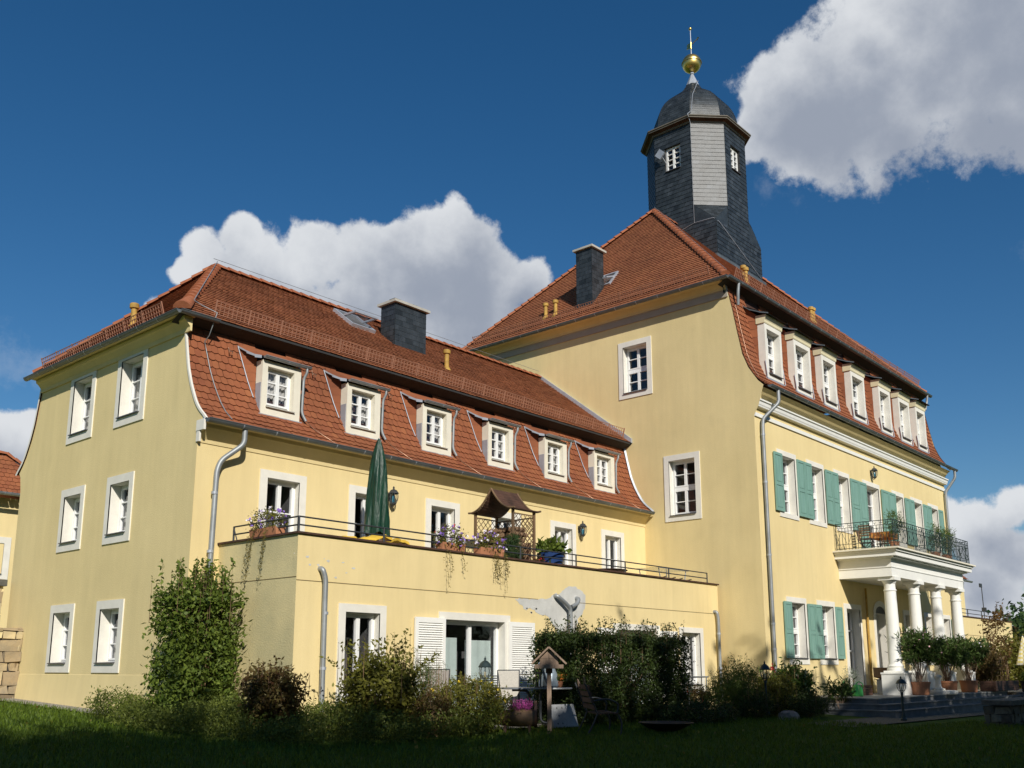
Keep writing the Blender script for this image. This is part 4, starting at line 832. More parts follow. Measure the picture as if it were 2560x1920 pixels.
shrub('rusty_shrub', 'small rounded shrub with rusty red tinged leaves before the annex side wall', (10.55, 15.0, 1.12), (.62, .55, .5), 230, 12, .07, .07, 'leaf_red', sprigs=22, sprig_h=.35)
shrub('autumn_shrub', 'loose brownish shrub with yellowing leaves in front of the narrow annex window', (12.45, 14.3, 1.15), (.8, .65, .72), 330, 13, .09, .075, 'leaf_autumn', sprigs=26, sprig_h=.8, nst=30)
shrub('reddish_shrub', 'low dark red leaved shrub between the brownish shrub and the yellow flowered bush', (13.25, 13.7, .75), (.45, .4, .4), 120, 12, .06, .05, 'leaf_red', sprigs=8, sprig_h=.3)
shrub('feathery_shrub', 'pale green feathery plant standing before the left white louvred shutter', (13.85, 14.8, 1.2), (.5, .4, .5), 150, 14, .09, .07, 'leaf_fern', sprigs=40, sprig_h=.5, width=.12)
shrub('flowering_bush', 'dense mounded bush dotted with small yellow flowers by the patio', (14.45, 13.9, .85), (.98, .7, .6), 420, 12, .06, .05, 'leaf_autumn', sprigs=18, sprig_h=.25, flowers=('yellow_petal', 46, .045))
shrub('clipped_hedge', 'dark clipped rectangular hedge before the second terrace door', (19.95, 14.2, 1.38), (2.65, .5, .95), 2400, 17, .075, .058, 'leaf_hedge', cat='hedge', box=True, sprigs=170, sprig_h=.75, shell=.7, nst=24)
shrub('low_juniper', 'low dark spreading shrub in front of the clipped hedge foot', (21.8, 13.0, .45), (1.7, .6, .35), 330, 12, .07, .05, 'leaf_hedge', sprigs=20, sprig_h=.2)
shrub('rose_bush', 'small rose bush with red blooms right of the clipped hedge', (25.0, 14.9, .7), (.5, .4, .35), 90, 10, .06, .06, 'leaf_red', sprigs=10, sprig_h=.4, flowers=('red_petal', 6, .08))
B = [('feathery_shrub', 'arching yellow green feathery shrub at the left end of the flower bed', (24.6, 13.7, .85), (.85, .5, .65), 260, 13, .1, .08, 'leaf_fern', .2), ('bamboo_shrub', 'tall light green feathery shrub left of the bed lamp post', (25.7, 13.9, 1.05), (.7, .5, .7), 250, 13, .1, .08, 'leaf_fern', .2),
     ('rose_bush', 'mottled bush with pale blooms right of the bed lamp post', (27.0, 13.6, .8), (.9, .6, .6), 280, 13, .09, .07, 'leaf_autumn', .5), ('laurel_shrub', 'dark glossy leaved shrub below the green shuttered ground floor windows', (28.7, 13.8, 1.0), (.85, .55, .62), 240, 13, .09, .1, 'leaf_gloss', .5),
     ('fern_clump', 'low dark ferny plant at the front of the bed between lamp and steps', (27.7, 12.9, .55), (1.3, .5, .4), 260, 12, .08, .06, 'leaf_hedge', .3), ('fern_clump', 'low dark ferny plant at the bed front left of the pale rock', (25.0, 13.1, .55), (.9, .4, .35), 180, 12, .08, .06, 'leaf_hedge', .3)]
for n_, lb, c, r, k, per, sig, L_, m_, w_ in B: shrub(n_, lb, c, r, k, per, sig, L_, m_, sprigs=16, sprig_h=.45, width=w_)
def spiky(name, label, loc, h, n, m, cat='shrub', L=.2, flowers=None, pot=None, parent=None, leaves_per=26, spread=.45, z0=0):   # stems with long narrow leaves (oleander)
    t = parent or thing(name, label, cat, loc); mb = MB(); P_ = []; tip = []
    for _ in range(n):
        a = rnd.uniform(0, 6.283); s = spread*rnd.uniform(.2, 1); b = Vector(loc)+Vector((0, 0, z0))+Vector((rnd.gauss(0, .05), rnd.gauss(0, .05), 0)); e = b+Vector((math.cos(a)*s, math.sin(a)*s, (h-z0)*rnd.uniform(.7, 1)))
        md = b.lerp(e, .5)+Vector((math.cos(a), math.sin(a), 0))*-.06; mb.tube([b, md, e], [.012, .009, .004], 'wood_grey', 5, False); tip.append(e)
        for k in range(leaves_per): f = rnd.uniform(.38, 1.0)**.7; q = b.lerp(e, f)+Vector((rnd.gauss(0, .07), rnd.gauss(0, .07), rnd.gauss(0, .05))); P_.append(tuple(q))
        for k in range(3):
            sd = b.lerp(e, rnd.uniform(.5, .8)); ee = sd+Vector((rnd.gauss(0, .25), rnd.gauss(0, .25), rnd.uniform(.15, .45)))*h/2
            mb.tube([sd, ee], [.006, .003], 'wood_grey', 4, False)
            for q in range(leaves_per//2): P_.append(tuple(sd.lerp(ee, rnd.random())+Vector((rnd.gauss(0, .05), rnd.gauss(0, .05), 0))))
            tip.append(ee)
    mb.build('stems', t); leafmesh('foliage', P_, L, m, t, .2, .5)
    if flowers: leafmesh('flowers', [tuple(Vector(rnd.choice(tip))+Vector((rnd.gauss(0, .06), rnd.gauss(0, .06), rnd.gauss(0, .06)))) for _ in range(flowers[1])], .07, flowers[0], t, .8)
    return t
spiky('oleander_shrub', 'spiky leaved shrub in the bed at the left end of the stone steps', (30.3, 13.0, gz(30.3, 13)), 1.05, 9, 'leaf_oleander', L=.2)
cn = spiky('canna_plant', 'broad leaved plant with one red flower spike beside the house downpipe', (27.9, 14.1, gz(27.9, 14.1)), 1.35, 5, 'leaf_fern', L=.3, leaves_per=8, spread=.3)
leafmesh('flowers', clumps((27.75, 13.95, 1.62), (.04, .04, .1), 12, 3, .02), .08, 'red_petal', cn, .6)
# ground cover round the wing corner
poly = [(9.9, 20.8), (9.15, 18), (9.1, 16.2), (9.35, 14.6), (9.95, 13.35), (11.5, 12.7), (13.4, 12.95), (14.6, 13.1), (15.0, 13.6), (15.1, 14.3), (13.6, 15.2), (13.4, 16.1), (11.75, 16.1), (11.75, 18.9), (11.0, 19.0), (10.9, 20.6)]
def inside(x, y):
    c = False
    for (a, b), (d, e) in zip(poly, poly[1:]+poly[:1]):
        if (b > y) != (e > y) and x < (d-a)*(y-b)/(e-b)+a: c = not c
    return c
P_ = []
while len(P_) < 2600:
    x, y = rnd.uniform(9.0, 15.2), rnd.uniform(12.6, 20.9)
    if inside(x, y): P_.append((x, y, gz(x, y)+(.44+.16*math.sin(x*2.1)*math.sin(y*1.7))*rnd.uniform(.1, 1.05)))
P_ = np.repeat(np.array(P_), 18, 0)+nrg.normal(size=(46800, 3))*np.array([.1, .1, .06])
go = leafmesh('ground_cover', P_, .06, 'leaf_cover', None, .4, .4); tag(go, 'low bushy ground cover plants spreading round the corner of the yellow wing', 'ground cover', kind='stuff')
# lawn blades
n = 120000; d_ = 8+nrg.random(n)**.8*24; az = nrg.uniform(R(8), R(72), n)
gx, gy = d_*np.cos(az), d_*np.sin(az); keep = (gy < 29) & ~((gx > 11) & (gy > 16)) & ~((gx > 26) & (gy > 9.3)) & ~((gx > 10.35) & (gy > 18.2)) & np.array([not inside(a, b) for a, b in zip(gx, gy)]) & ~((gx > 14.3) & (gx < 19.4) & (gy > 14.1))
gx, gy = gx[keep], gy[keep]; gzv = .3+.035*(gy-13)-.006*(gx-15)
lo = leafmesh('grass', np.stack([gx, gy, gzv], 1), .1, 'grass_blade', None, .16, 2.2); tag(lo, 'short mown grass of the lawn in front of the house', 'grass', kind='stuff')
sp = nrg.permutation(len(gx))[:260]
fo = leafmesh('fallen_leaves', np.stack([gx[sp], gy[sp], gzv[sp]+.05], 1), .07, 'leaf_vine', None, .7); tag(fo, 'small pale leaves and daisies scattered over the dark lawn', 'leaves', kind='stuff')

# ================================================================ TREES: shade behind the camera, greenery beyond
def tree(name, label, loc, h, rad, k, per, L, m, group=None, cz=.62, sig=.5, trunk=.3, rz=None):
    t = thing(name, label, 'tree', loc, group); x, y, z = loc; r = (rad, rad, rz or h*.36); c = (x, y, z+h-r[2]); leafmesh('crown', clumps(c, r, k, per, sig, False, .35), L, m, t, .6)
    mb = MB(); mb.tube([(x, y, z-.2), (x+.1, y, z+h*.25), (x, y+.1, z+h*.8)], [trunk, trunk*.75, trunk*.15], 'wood', 8)
    for _ in range(7):
        a = rnd.uniform(0, 6.28); zz0 = z+h*rnd.uniform(.25, .55); mb.tube([(x, y, zz0), (x+math.cos(a)*rad*.35, y+math.sin(a)*rad*.35, zz0+h*.14), (x+math.cos(a)*rad*.75, y+math.sin(a)*rad*.75, zz0+h*.22)], [trunk*.4, trunk*.25, trunk*.06], 'wood', 6)
    mb.build('trunk', t); return t
# shade trees stand behind the viewpoint, towards the sun
hx, hy = SUN.x/-math.hypot(SUN.x, SUN.y), SUN.y/-math.hypot(SUN.x, SUN.y); tanel = SUN.z/math.hypot(SUN.x, SUN.y)
def shade_h(x, y, tx_h=-.25, ty=14.4):       # crown height at (x, y) whose shadow reaches height tx_h over the line y = ty
    l = (ty-y)/hy; return tx_h+tanel*l
t0 = None
for i, (x, y, dh) in enumerate([(-15, -11, 2.2), (-11, -9, 2.4), (-8.2, -10.2, 2.8), (-5.5, -9.2, 1.9), (-2, -9.3, .6), (2, -10.8, -.2), (5.5, -9.4, .5), (9.0, -10.4, 1.2), (12.5, -9.2, .9), (16, -10.6, .3), (20, -9.3, .0), (24, -10.5, -.2), (28.5, -9.3, -.3), (33, -10.5, -.4), (37.5, -10, -.4), (42, -10.6, -.4)]):
    h = shade_h(x, y)+dh
    if t0 is None: t0 = tree('shade_tree', 'tall leafy tree on the lawn behind the viewer', (x, y, gz(x, y)), 17, 3.6, 330, 26, .55, 'leaf_tree', 'trees shading the front lawn', sig=.75, rz=7.5); s0 = 17
    o = t0 if i == 0 else dup(t0, (x, y, gz(x, y)), 'tall leafy tree on the lawn behind the viewer', rnd.uniform(0, 6))
    o.scale = (1.05, 1.05, (h-gz(x, y))/s0); o.rotation_euler.z = rnd.uniform(0, 6)
# far right: trees and bushes beyond the terrace of the other wing
tree('garden_tree', 'dark green bushy tree behind the striped parasol at the right edge', (56, 11.9, .2), 2.9, 2.6, 170, 22, .2, 'leaf_tree', sig=.4)
tree('distant_tree', 'bluish distant tree beyond the far terrace at the right edge', (95, 22.6, .0), 6.4, 3, 170, 22, .5, 'leaf_conifer', sig=.8)
tree('distant_tree', 'larger dark distant tree behind the striped parasol, rightmost', (80, 18.6, .0), 4.6, 3, 170, 22, .4, 'leaf_tree', sig=.7)
shrub('terrace_shrub', 'yellowish loose shrub below the far terrace wall', (55, 14.2, 1.5), (2.6, 1.0, 1.5), 260, 13, .2, .14, 'leaf_autumn', sprigs=20, sprig_h=.8)
shrub('garden_bush', 'dark green rounded bush right of the yellowish shrub under the far terrace', (55.5, 11.9, 1.3), (3.2, 1.0, 1.3), 260, 14, .2, .14, 'leaf_hedge', sprigs=10, sprig_h=.4)
shrub('copper_tree', 'thin young tree with sparse brown leaves in front of the far terrace', (45.4, 12.4, 2.5), (.75, .6, 1.35), 70, 9, .1, .11, 'leaf_brown', cat='tree', sprigs=14, sprig_h=1.0, zmin=.9)
shrub('copper_bush', 'bushy plant with red brown leaves right of the oleander pots', (43.7, 12.5, 1.75), (.65, .55, .75), 150, 11, .1, .11, 'leaf_red', sprigs=8, sprig_h=.4)

# ================================================================ OTHER BUILDINGS
nb = thing('neighbour_house', 'yellow house with red hipped roof partly hidden behind the wing gable on the left', 'building', (12, 44, .9)); Fn = Fr((0, 40, 0), (1, 0, 0), (0, -1, 0))
mb = MB(); wall(mb, Fn, 2, 17, .5, 8.2, [(13.9, 15.0, 5.25, 6.35)], 'plaster'); mb.box(WORLD, 2, 17, 40.01, 48, .5, 8.2, 'plaster_old'); mb.build('wall', nb)
window(nb, Fn, 14.0, 15.25, 5.2, 6.4, (.25, .25, .25, .2), .2, (2, 3), curtain=[(0, 1, 0, 1, 'curtain')])
mb = MB(); pn = smooth_prof([(39.3, 8.3), (39.6, 8.65), (39.9, 9.25), (40.2, 9.95)], 12); PN, vN = profile_P(pn, 1.5); tiles(mb, PN, vN, .2, .2, lambda v: (8, 15.9-2.35*v/vN))
mb.grid([[(x, y+.03, z-.03) for y, z in pn] for x in (1.5, 14.9)], 'tile_under'); mb.face([(1.5, 40.2, 9.93), (15.05, 40.2, 9.93), (13, 44, 9.98), (3, 44, 9.98)], 'tile'); mb.face([(17.45, 39.35, 8.28), (17.45, 48, 8.28), (15.05, 44, 9.93), (15.05, 40.2, 9.93)], 'tile'); ridge_caps(mb, (15.05, 40.2, 9.97), (17.4, 39.36, 8.34), .13); ridge_caps(mb, (9, 40.2, 9.97), (15.1, 40.2, 9.97), .13); mb.build('roof', nb)
mb = MB(); gutter(mb, Fr((0, 39.3, 0), (1, 0, 0), (0, -1, 0)), 1.5, 17.6, .1, 8.28, .1); mb.build('gutter', nb)
def rubble(name, label, x0, x1, y0, y1, z0, z1, bh=.26, cap=None, m='sandstone'):
    M('sandstone', (.40, .30, .16), .9, .35, 1.2, .5, 14, tint=.45, col2=(.24, .21, .16)); M('cap_stone', (.12, .115, .10), .9, .3, 3, .4, 20); M('mortar', (.06, .055, .05), .95)
    mb = MB(); z = z0
    mb.box(WORLD, x0+.06, x1-.06, y0+.06, y1-.02, z0, z1-.03, 'mortar')
    while z < z1-.05:
        h = min(bh*rnd.uniform(.7, 1.25), z1-z); 
        for axis, a0, a1 in ((0, x0, x1), (1, y0, y1)):
            a = a0
            while a < a1-.05:
                w = min(bh*rnd.uniform(1.0, 2.6), a1-a)
                if a1-a-w < .1: w = a1-a
                j = rnd.uniform(-.025, .03); g_ = .014; t = rnd.random(); i0 = len(mb.v)
                if axis == 0: mb.box(WORLD, a+g_, a+w-g_, y0-j, y0+.1, z+g_, z+h-g_, m, t)
                else: mb.box(WORLD, x0-j, x0+.1, a+g_, a+w-g_, z+g_, z+h-g_, m, t); mb.box(WORLD, x1-.1, x1+j, a+g_, a+w-g_, z+g_, z+h-g_, m, rnd.random())
                for q in range(i0, len(mb.v)): v = mb.v[q]; mb.v[q] = (v[0]+rnd.uniform(-.03, .03), v[1]+rnd.uniform(-.03, .03), v[2]+rnd.uniform(-.025, .025))
                a += w
        z += h
    o = mb.build(name, None, (x0, y0, z0)); tag(o, label, 'wall')
    if cap:
        c = MB(); c.box(WORLD, -.06, x1-x0+.06, -.08, y1-y0+.02, z1-z0, z1-z0+cap, 'cap_stone'); c = c.build('cap_stone'); c.parent = o
    return o
rubble('retaining_wall', 'upper dark capped sandstone wall behind the wing gable at the left edge', 7.0, 10.78, 28.0, 28.6, .7, 3.8, .3, .16)
rubble('stone_pier', 'lower honey coloured sandstone wall against the wing gable at the left edge', 7.0, 11.04, 27.1, 27.9, .6, 2.66, .3)
rubble('dry_stone_wall', 'low shaded dry stone wall with dark slab top at the lower right', 29.7, 34.5, 7.9, 8.6, .0, .6, .18, .13, M('dark_stone', (.13, .12, .09), .9, .35, 2, .5, 14, tint=.4))
# the other wing and its terrace, right of the manor
ow = thing('far_terrace_annex', 'yellow flat roofed annex with a railing beyond the porch at the right edge', 'building', (55, 17, .3)); F = Fr((0, 16.13, 0), (1, 0, 0), (0, -1, 0))
mb = MB(); wall(mb, F, 47.6, 62.6, -.2, 4.24, [], 'plaster'); mb.face([(62.6, 16.13, -.2), (62.6, 19, -.2), (62.6, 19, 4.24), (62.6, 16.13, 4.24)], 'plaster_old'); mb.box(WORLD, 47.6, 62.55, 16.2, 19, 3.4, 3.6, 'concrete'); mb.build('wall', ow)
mb = MB(); mb.box(WORLD, 47.6, 62.65, 16.08, 16.35, 4.24, 4.29, 'wood_dark'); mb.build('coping', ow)
mb = MB(); mb.box(F, 47.6, 62.6, .002, .008, 3.3, 3.32, 'joint'); mb.box(F, 58.0, 58.03, .002, .008, 0, 4.2, 'joint'); mb.build('joint_line', ow)
mb = MB()
for z in (4.45, 4.66): mb.tube([(47.7, 16.2, z), (62.3, 16.2, z)], .02, 'iron', 6)
for x in (50, 52.4, 54.8, 57.2, 59.6, 62.3): mb.tube([(x, 16.2, 4.28), (x, 16.2, 4.67)], .025, 'iron', 6)
mb.build('terrace_railing', ow)
mw = thing('far_wing', 'end of a second yellow wing with red tiled roof edge right of the porch', 'building', (55, 23, .3)); F = Fr((0, 19.02, 0), (1, 0, 0), (0, -1, 0))
mb = MB(); wall(mb, F, 47.6, 64.0, .0, 6.7, [], 'plaster'); mb.face([(64.0, 19.02, 0), (64, 28, 0), (64, 28, 9), (64, 19.9, 9), (64, 19.02, 6.7)], 'plaster_old'); mb.build('wall', mw)
mb = MB(); PN, vN = profile_P(pm, 47.6); tiles(mb, PN, vN, .2, .2, lambda v: (0, 16.4)); mb.grid([[(x, y+.03, z-.03) for y, z in pm] for x in (47.6, 64.0)], 'tile_under'); mb.face([(47.6, 19.5, 9.6), (64, 19.5, 9.6), (61, 23.7, 12.9), (47.6, 23.7, 12.9)], 'tile'); mb.build('roof', mw)
mb = MB(); gutter(mb, Fr((0, 18.72, 0), (1, 0, 0), (0, -1, 0)), 47.6, 64.4, .08, 6.9, .09); mb.build('gutter', mw)
downpipe(mw, [(62.6, 18.6, 6.8), (62.6, 18.65, 6.4), (62.5, 18.9, 6.0), (62.5, 18.9, 3.6)], .06)
def item(name, label, cat, mb, loc, group=None):
    o = mb.build(name, None, loc); return tag(o, label, cat, group)
mb = MB(); mb.tube([(60.6, 17, 3.6), (60.5, 17, 6.3)], .025, 'iron', 6); mb.box(WORLD, 60.15, 60.55, 16.97, 17.03, 6.2, 6.42, 'iron'); mb.box(WORLD, 60.5, 60.75, 16.9, 17.1, 4.85, 5.05, 'iron'); item('floodlight_pole', 'thin pole with a small floodlight rising from the far terrace', 'lamp', mb, (60.6, 17, 3.6))
# ================================================================ STEPS AND PORCH FLOOR
mb = MB(); M('paving', (.3, .295, .275), .85, .2, 2.5, .2, 30)
for k, (a, b, zt_, bot) in enumerate(((30.6, 11.9, .69, .525), (30.2, 11.5, .525, .36), (29.8, 11.1, .36, .0))):
    mb.box(WORLD, a, 44.5+k*.4, b, YM-.004, bot, zt_-.03, 'step_stone'); mb.box(WORLD, a-.03, 44.53+k*.4, b-.03, YM-.004, zt_-.03, zt_, 'paving' if k == 0 else 'step_stone')
st = mb.build('entrance_steps', None, (37, 12, .1)); tag(st, 'three dark stone steps leading up to the columned porch', 'steps')
mb = MB(); mb.box(WORLD, 45.5, 60, 10.6, 14.5, .2, .62, 'gravel'); structure('garden_terrace', mb)
# ================================================================ LAMPS AND LANTERNS
M('lamp_cream', (.75, .66, .42), .5, .05, 4); M('blue_glass', (.05, .22, .3), .1, .1, 4); M('green_cover', (.006, .045, .023), .46, .3, 5, 1.0, 9, stretch=(3, 3, .4)); M('yellow_cloth', (.80, .52, .06), .7, .1, 3)
M('blue_pot', (.02, .05, .16), .25, .1, 3); M('textile_grey', (.30, .27, .24), .8, .08, 30); M('textile_pale', (.5, .47, .41), .8, .08, 30); M('bowl_black', (.02, .018, .017), .6, .2, 6); M('slab_grey', (.34, .35, .36), .85, .1, 5, .2, 40); M('can_blue', (.3, .37, .43), .35, .1, 5, metal=.3); M('can_green', (.06, .42, .08), .35, .06, 4)
F0 = WORLD
def ribs(mb, r0, z0, r1, z1, n, m, rr=.008):
    for k in range(n):
        a = 2*math.pi*k/n; rows = [((r0+(r1-r0)*t+.03*math.sin(math.pi*t))*math.cos(a), (r0+(r1-r0)*t+.03*math.sin(math.pi*t))*math.sin(a), z0+(z1-z0)*t) for t in (0, .33, .66, 1)]; mb.tube(rows, rr, m, 5, False)
def wall_lantern(label, loc, h=.5):         # hangs on a wall; lantern body in front of a bracket
    t = thing('wall_lantern', label, 'lantern', loc, 'lanterns on the yellow walls', local=True); s = h/.5
    mb = MB(); mb.box(F0, -.05*s, .05*s, .14, .16, -.1*s, .12*s, 'iron'); mb.tube([(0, .14, -.1*s), (0, .07, -.26*s), (0, 0, -.27*s), (0, 0, -.2*s)], .014*s, 'iron', 6); mb.lathe(F0, [(.0, -.25*s), (.03*s, -.24*s), (.075*s, -.2*s), (.08*s, -.17*s)], 'iron', 8); kid(mb, 'bracket', t)
    mb = MB(); ribs(mb, .075*s, -.18*s, .115*s, .08*s, 6, 'iron', .009*s); mb.lathe(F0, [(.13*s, .07*s), (.14*s, .08*s), (.13*s, .1*s), (.08*s, .17*s), (.03*s, .19*s), (.02*s, .22*s), (.028*s, .24*s), (.004, .28*s)], 'iron', 8, False); kid(mb, 'cage', t)
    mb = MB(); mb.lathe(F0, [(.065*s, -.17*s), (.1*s, -.03*s), (.105*s, .07*s)], 'lamp_glass', 8); mb.lathe(F0, [(.04*s, -.16*s), (.045*s, .0), (.02*s, .05*s), (.001, .06*s)], 'blue_glass', 8); kid(mb, 'glass', t); return t
wl = wall_lantern('black wall lantern with blue glass, right of the green parasol', (16.71, 18.86, 6.0)); 
dup(wl, (24.85, 18.86, 6.0), 'black wall lantern on the terrace wall between the two right hand doors')
dup(wl, (38.46, 14.43, 9.33), 'small black wall lantern high above the green shutters of the manor')
def garden_lamp(label, loc, h):
    t = thing('garden_lamp', label, 'lamp post', loc, 'lamp posts in the garden', local=True); z = h-.48
    mb = MB(); mb.lathe(F0, [(.09, 0), (.09, .05), (.06, .09), (.045, .2), (.035, .25), (.032, z-.1), (.045, z-.08), (.03, z-.04), (.05, z-.01)], 'iron_green', 10); mb.box(F0, -.11, .11, -.008, .008, z-.035, z-.015, 'iron_green'); mb.tube([(-.1, 0, z-.03), (-.05, 0, z-.09), (-.03, 0, z-.15)], .008, 'iron_green', 5); mb.tube([(.1, 0, z-.03), (.05, 0, z-.09), (.03, 0, z-.15)], .008, 'iron_green', 5); kid(mb, 'post', t)
    mb = MB(); mb.lathe(F0, [(.06, z), (.08, z+.03)], 'iron_green', 10); ribs(mb, .08, z+.02, .115, z+.25, 8, 'iron_green', .007); mb.lathe(F0, [(.15, z+.24), (.155, z+.255), (.14, z+.27), (.11, z+.33), (.05, z+.38), (.03, z+.385), (.02, z+.41), (.028, z+.425), (.012, z+.45), (.002, z+.485)], 'iron_green', 12); kid(mb, 'lantern_head', t)
    mb = MB(); mb.lathe(F0, [(.07, z+.02), (.125, z+.1), (.13, z+.17), (.105, z+.25)], 'lamp_glass', 12); mb.lathe(F0, [(.02, z+.02), (.022, z+.14), (.02, z+.15)], 'lamp_cream', 8); kid(mb, 'glass', t); return t
gl = garden_lamp('garden lamp post in front of the curtained terrace door', (15.68, 14.6, .5), 1.36)
l2 = dup(gl, (25.4, 13.0, .34), 'garden lamp post among the shrubs by the house corner'); l2.scale = (1, 1, 1.09)
l3 = dup(gl, (28.8, 10.5, .14), 'garden lamp post standing in front of the dark stone steps'); l3.scale = (1, 1, .92)
# ================================================================ ON THE TERRACE
t = thing('parasol', 'tall closed garden parasol in a glossy dark green cover on the terrace', 'parasol', (14.83, 17.3, 3.74))
mb = MB(); rows = []
for k in range(30):
    z = 4.66+2.3*k/29; f = k/29; r = .235*(1-.28*f)*(1-f**5)+.03
    rows.append([(14.83+(r*(1+.15*math.sin(5*a+f*2.5)*(1-f*.6)+.06*math.sin(11*a-f*7)+.04*math.sin(23*a+f*17)*math.sin(f*19)+(.10*(1-f)**6)))*math.cos(a), 17.3+(r*(1+.15*math.sin(5*a+f*2.5)*(1-f*.6)+.06*math.sin(11*a-f*7)+.04*math.sin(23*a+f*17)*math.sin(f*19)))*math.sin(a), z-(.05*math.sin(4*a) if k == 0 else 0)) for a in [2*math.pi*j/48 for j in range(48)]])
mb.grid(rows, 'green_cover', True, True); mb.face(rows[-1], 'green_cover'); mb.build('cover', t)
mb = MB(); mb.tube([(14.83, 17.3, 3.74), (14.83, 17.3, 6.98)], .028, 'zinc', 8); mb.build('pole', t); mb = MB(); mb.lathe(Fr((14.83, 17.3, 3.74), (1, 0, 0), (0, 1, 0)), [(.34, 0), (.34, .06), (.3, .09), (.06, .1), (.05, .35), (.0, .35)], 'concrete', 20); mb.build('base', t)
def lounger(label, x0, x1, z, flip):
    t = thing('sun_lounger', label, 'sun lounger', ((x0+x1)/2, 16.95, 3.74), 'yellow loungers by the parasol'); rows = []; n = 14
    for i in range(n+1):
        f = i/n; zz_ = z[0]*(1-f)+z[1]*f+.03*math.sin(f*9); rows.append([(x0+(x1-x0)*f, 16.62+.65*j/6, zz_+.035*math.sin(j*1.3+i*.7)-.04*abs(j-3)/3+.03*(i % 4 == 0)) for j in range(7)])
    mb = MB(); mb.grid(rows, 'yellow_cloth', True); mb.grid([[(a, b, c-.06) for a, b, c in r] for r in rows], 'yellow_cloth', True)
    for e in (0, -1): mb.grid([[r[e] for r in rows], [(r[e][0], r[e][1], r[e][2]-.06) for r in rows]], 'yellow_cloth', True)
    mb.grid([rows[0], [(a, b, c-.06) for a, b, c in rows[0]]], 'yellow_cloth'); mb.grid([rows[-1], [(a, b, c-.06) for a, b, c in rows[-1]]], 'yellow_cloth'); mb.build('cushion', t)
    mb = MB()
    for y in (16.66, 17.22):
        mb.tube([(x0, y, z[0]-.1), (x1, y, z[1]-.1)], .02, 'wood_dark', 6)
        for f in (.12, .88): mb.tube([(x0+(x1-x0)*f, y, z[0]+(z[1]-z[0])*f-.1), (x0+(x1-x0)*f, y, 3.74)], .02, 'wood_dark', 6)
    mb.build('frame', t)
lounger('crumpled yellow lounger cushion left of the green parasol foot', 13.2, 14.72, (4.38, 4.56), 0); lounger('crumpled yellow lounger cushion right of the green parasol foot', 14.98, 15.85, (4.52, 4.30), 1)
t = thing('garden_arbour', 'brown wooden arbour with curved pagoda roof and lattice sides on the terrace', 'arbour', (19.4, 17.4, 3.74)); ax0, ax1 = 19.0, 19.86
for k, (x, y) in enumerate(((ax0, 16.72), (ax0, 18.08), (ax1, 16.72), (ax1, 18.08))): mb = MB(); mb.box(WORLD, x-.03, x+.03, y-.03, y+.03, 3.74, 5.72, 'wood'); mb.build('post', t)
def ogee(s): f = abs(s); return 5.68+.64*(1-f)**2.1+.05*f*f
mb = MB(); n = 12
for side in (-1, 1):
    for k in range(n):
        f0, f1 = k/n, (k+1)/n; z0_, z1_ = ogee(f0), ogee(f1)
        mb.extrude(Fr((0, 17.4, 0), (1, 0, 0), (0, side, 0)), [(.8*f0, z0_+.012), (.8*f1, z1_+.022), (.8*f1, z1_-.004), (.8*f0, z0_-.012)], ax0-.08, ax1+.1, 'wood_dark', True)
mb.build('roof', t)
for x in (ax0-.11, ax1+.1):
    mb = MB()
    for side in (-1, 1): mb.tube([(x, 17.4+side*.84*k/12, ogee(k/12)+.02) for k in range(13)], .028, 'wood', 5)
    mb.build('barge_board', t)
def lattice(par, F, w, h, step=.13):
    mb = MB(); mb.box(F, 0, w, -.012, .012, 0, .03, 'wood'); mb.box(F, 0, w, -.012, .012, h-.03, h, 'wood')
    for sgn in (1, -1):
        k = -h
        while k < w:
            a0, c0, a1, c1 = (k, 0, k+h, h) if sgn > 0 else (k+h, 0, k, h)
            lo, hi = max(0, min(a0, a1)), min(w, max(a0, a1))
            if hi-lo > .03:
                f = lambda a: c0+(c1-c0)*(a-a0)/(a1-a0); mb.tube([F(lo, .006*sgn, f(lo)), F(hi, .006*sgn, f(hi))], .011, 'wood', 4)
            k += step*1.41
    return mb.build('lattice', par)
lattice(t, Fr((ax0+.03, 16.72, 4.2), (1, 0, 0), (0, -1, 0)), .8, 1.44); lattice(t, Fr((ax0+.03, 18.08, 4.2), (1, 0, 0), (0, -1, 0)), .8, 1.44); lattice(t, Fr((ax1, 16.75, 3.9), (0, 1, 0), (1, 0, 0)), 1.3, 1.7, .1)
mb = MB(); mb.box(WORLD, ax0+.3, ax1-.04, 16.78, 18.02, 4.16, 4.2, 'wood_dark'); mb.box(WORLD, ax1-.1, ax1-.05, 16.78, 18.02, 4.2, 4.9, 'wood_dark'); mb.build('bench_seat', t)
M('log_end', (.30, .19, .11), .9, .35, 14, .5, 20, col2=(.09, .05, .03)); sl_ = None
for r_ in range(8):
    for q in range(8):
        y = 16.86+.16*q+(.08 if r_ % 2 else 0); z = 4.27+.14*r_
        if y > 17.98: continue
        mb = MB(); rr = rnd.uniform(.062, .078); mb.tube([(-.22, 0, 0), (.22, 0, 0)], rr, 'log_end', 7)
        o = mb.build('firewood_log'); o.location = (19.48+rnd.uniform(-.03, .03), y, z); o.rotation_euler = (rnd.uniform(0, 3), 0, rnd.uniform(-.05, .05)); tag(o, 'split firewood log in the brown stack inside the wooden arbour', 'firewood', 'firewood stacked in the arbour')
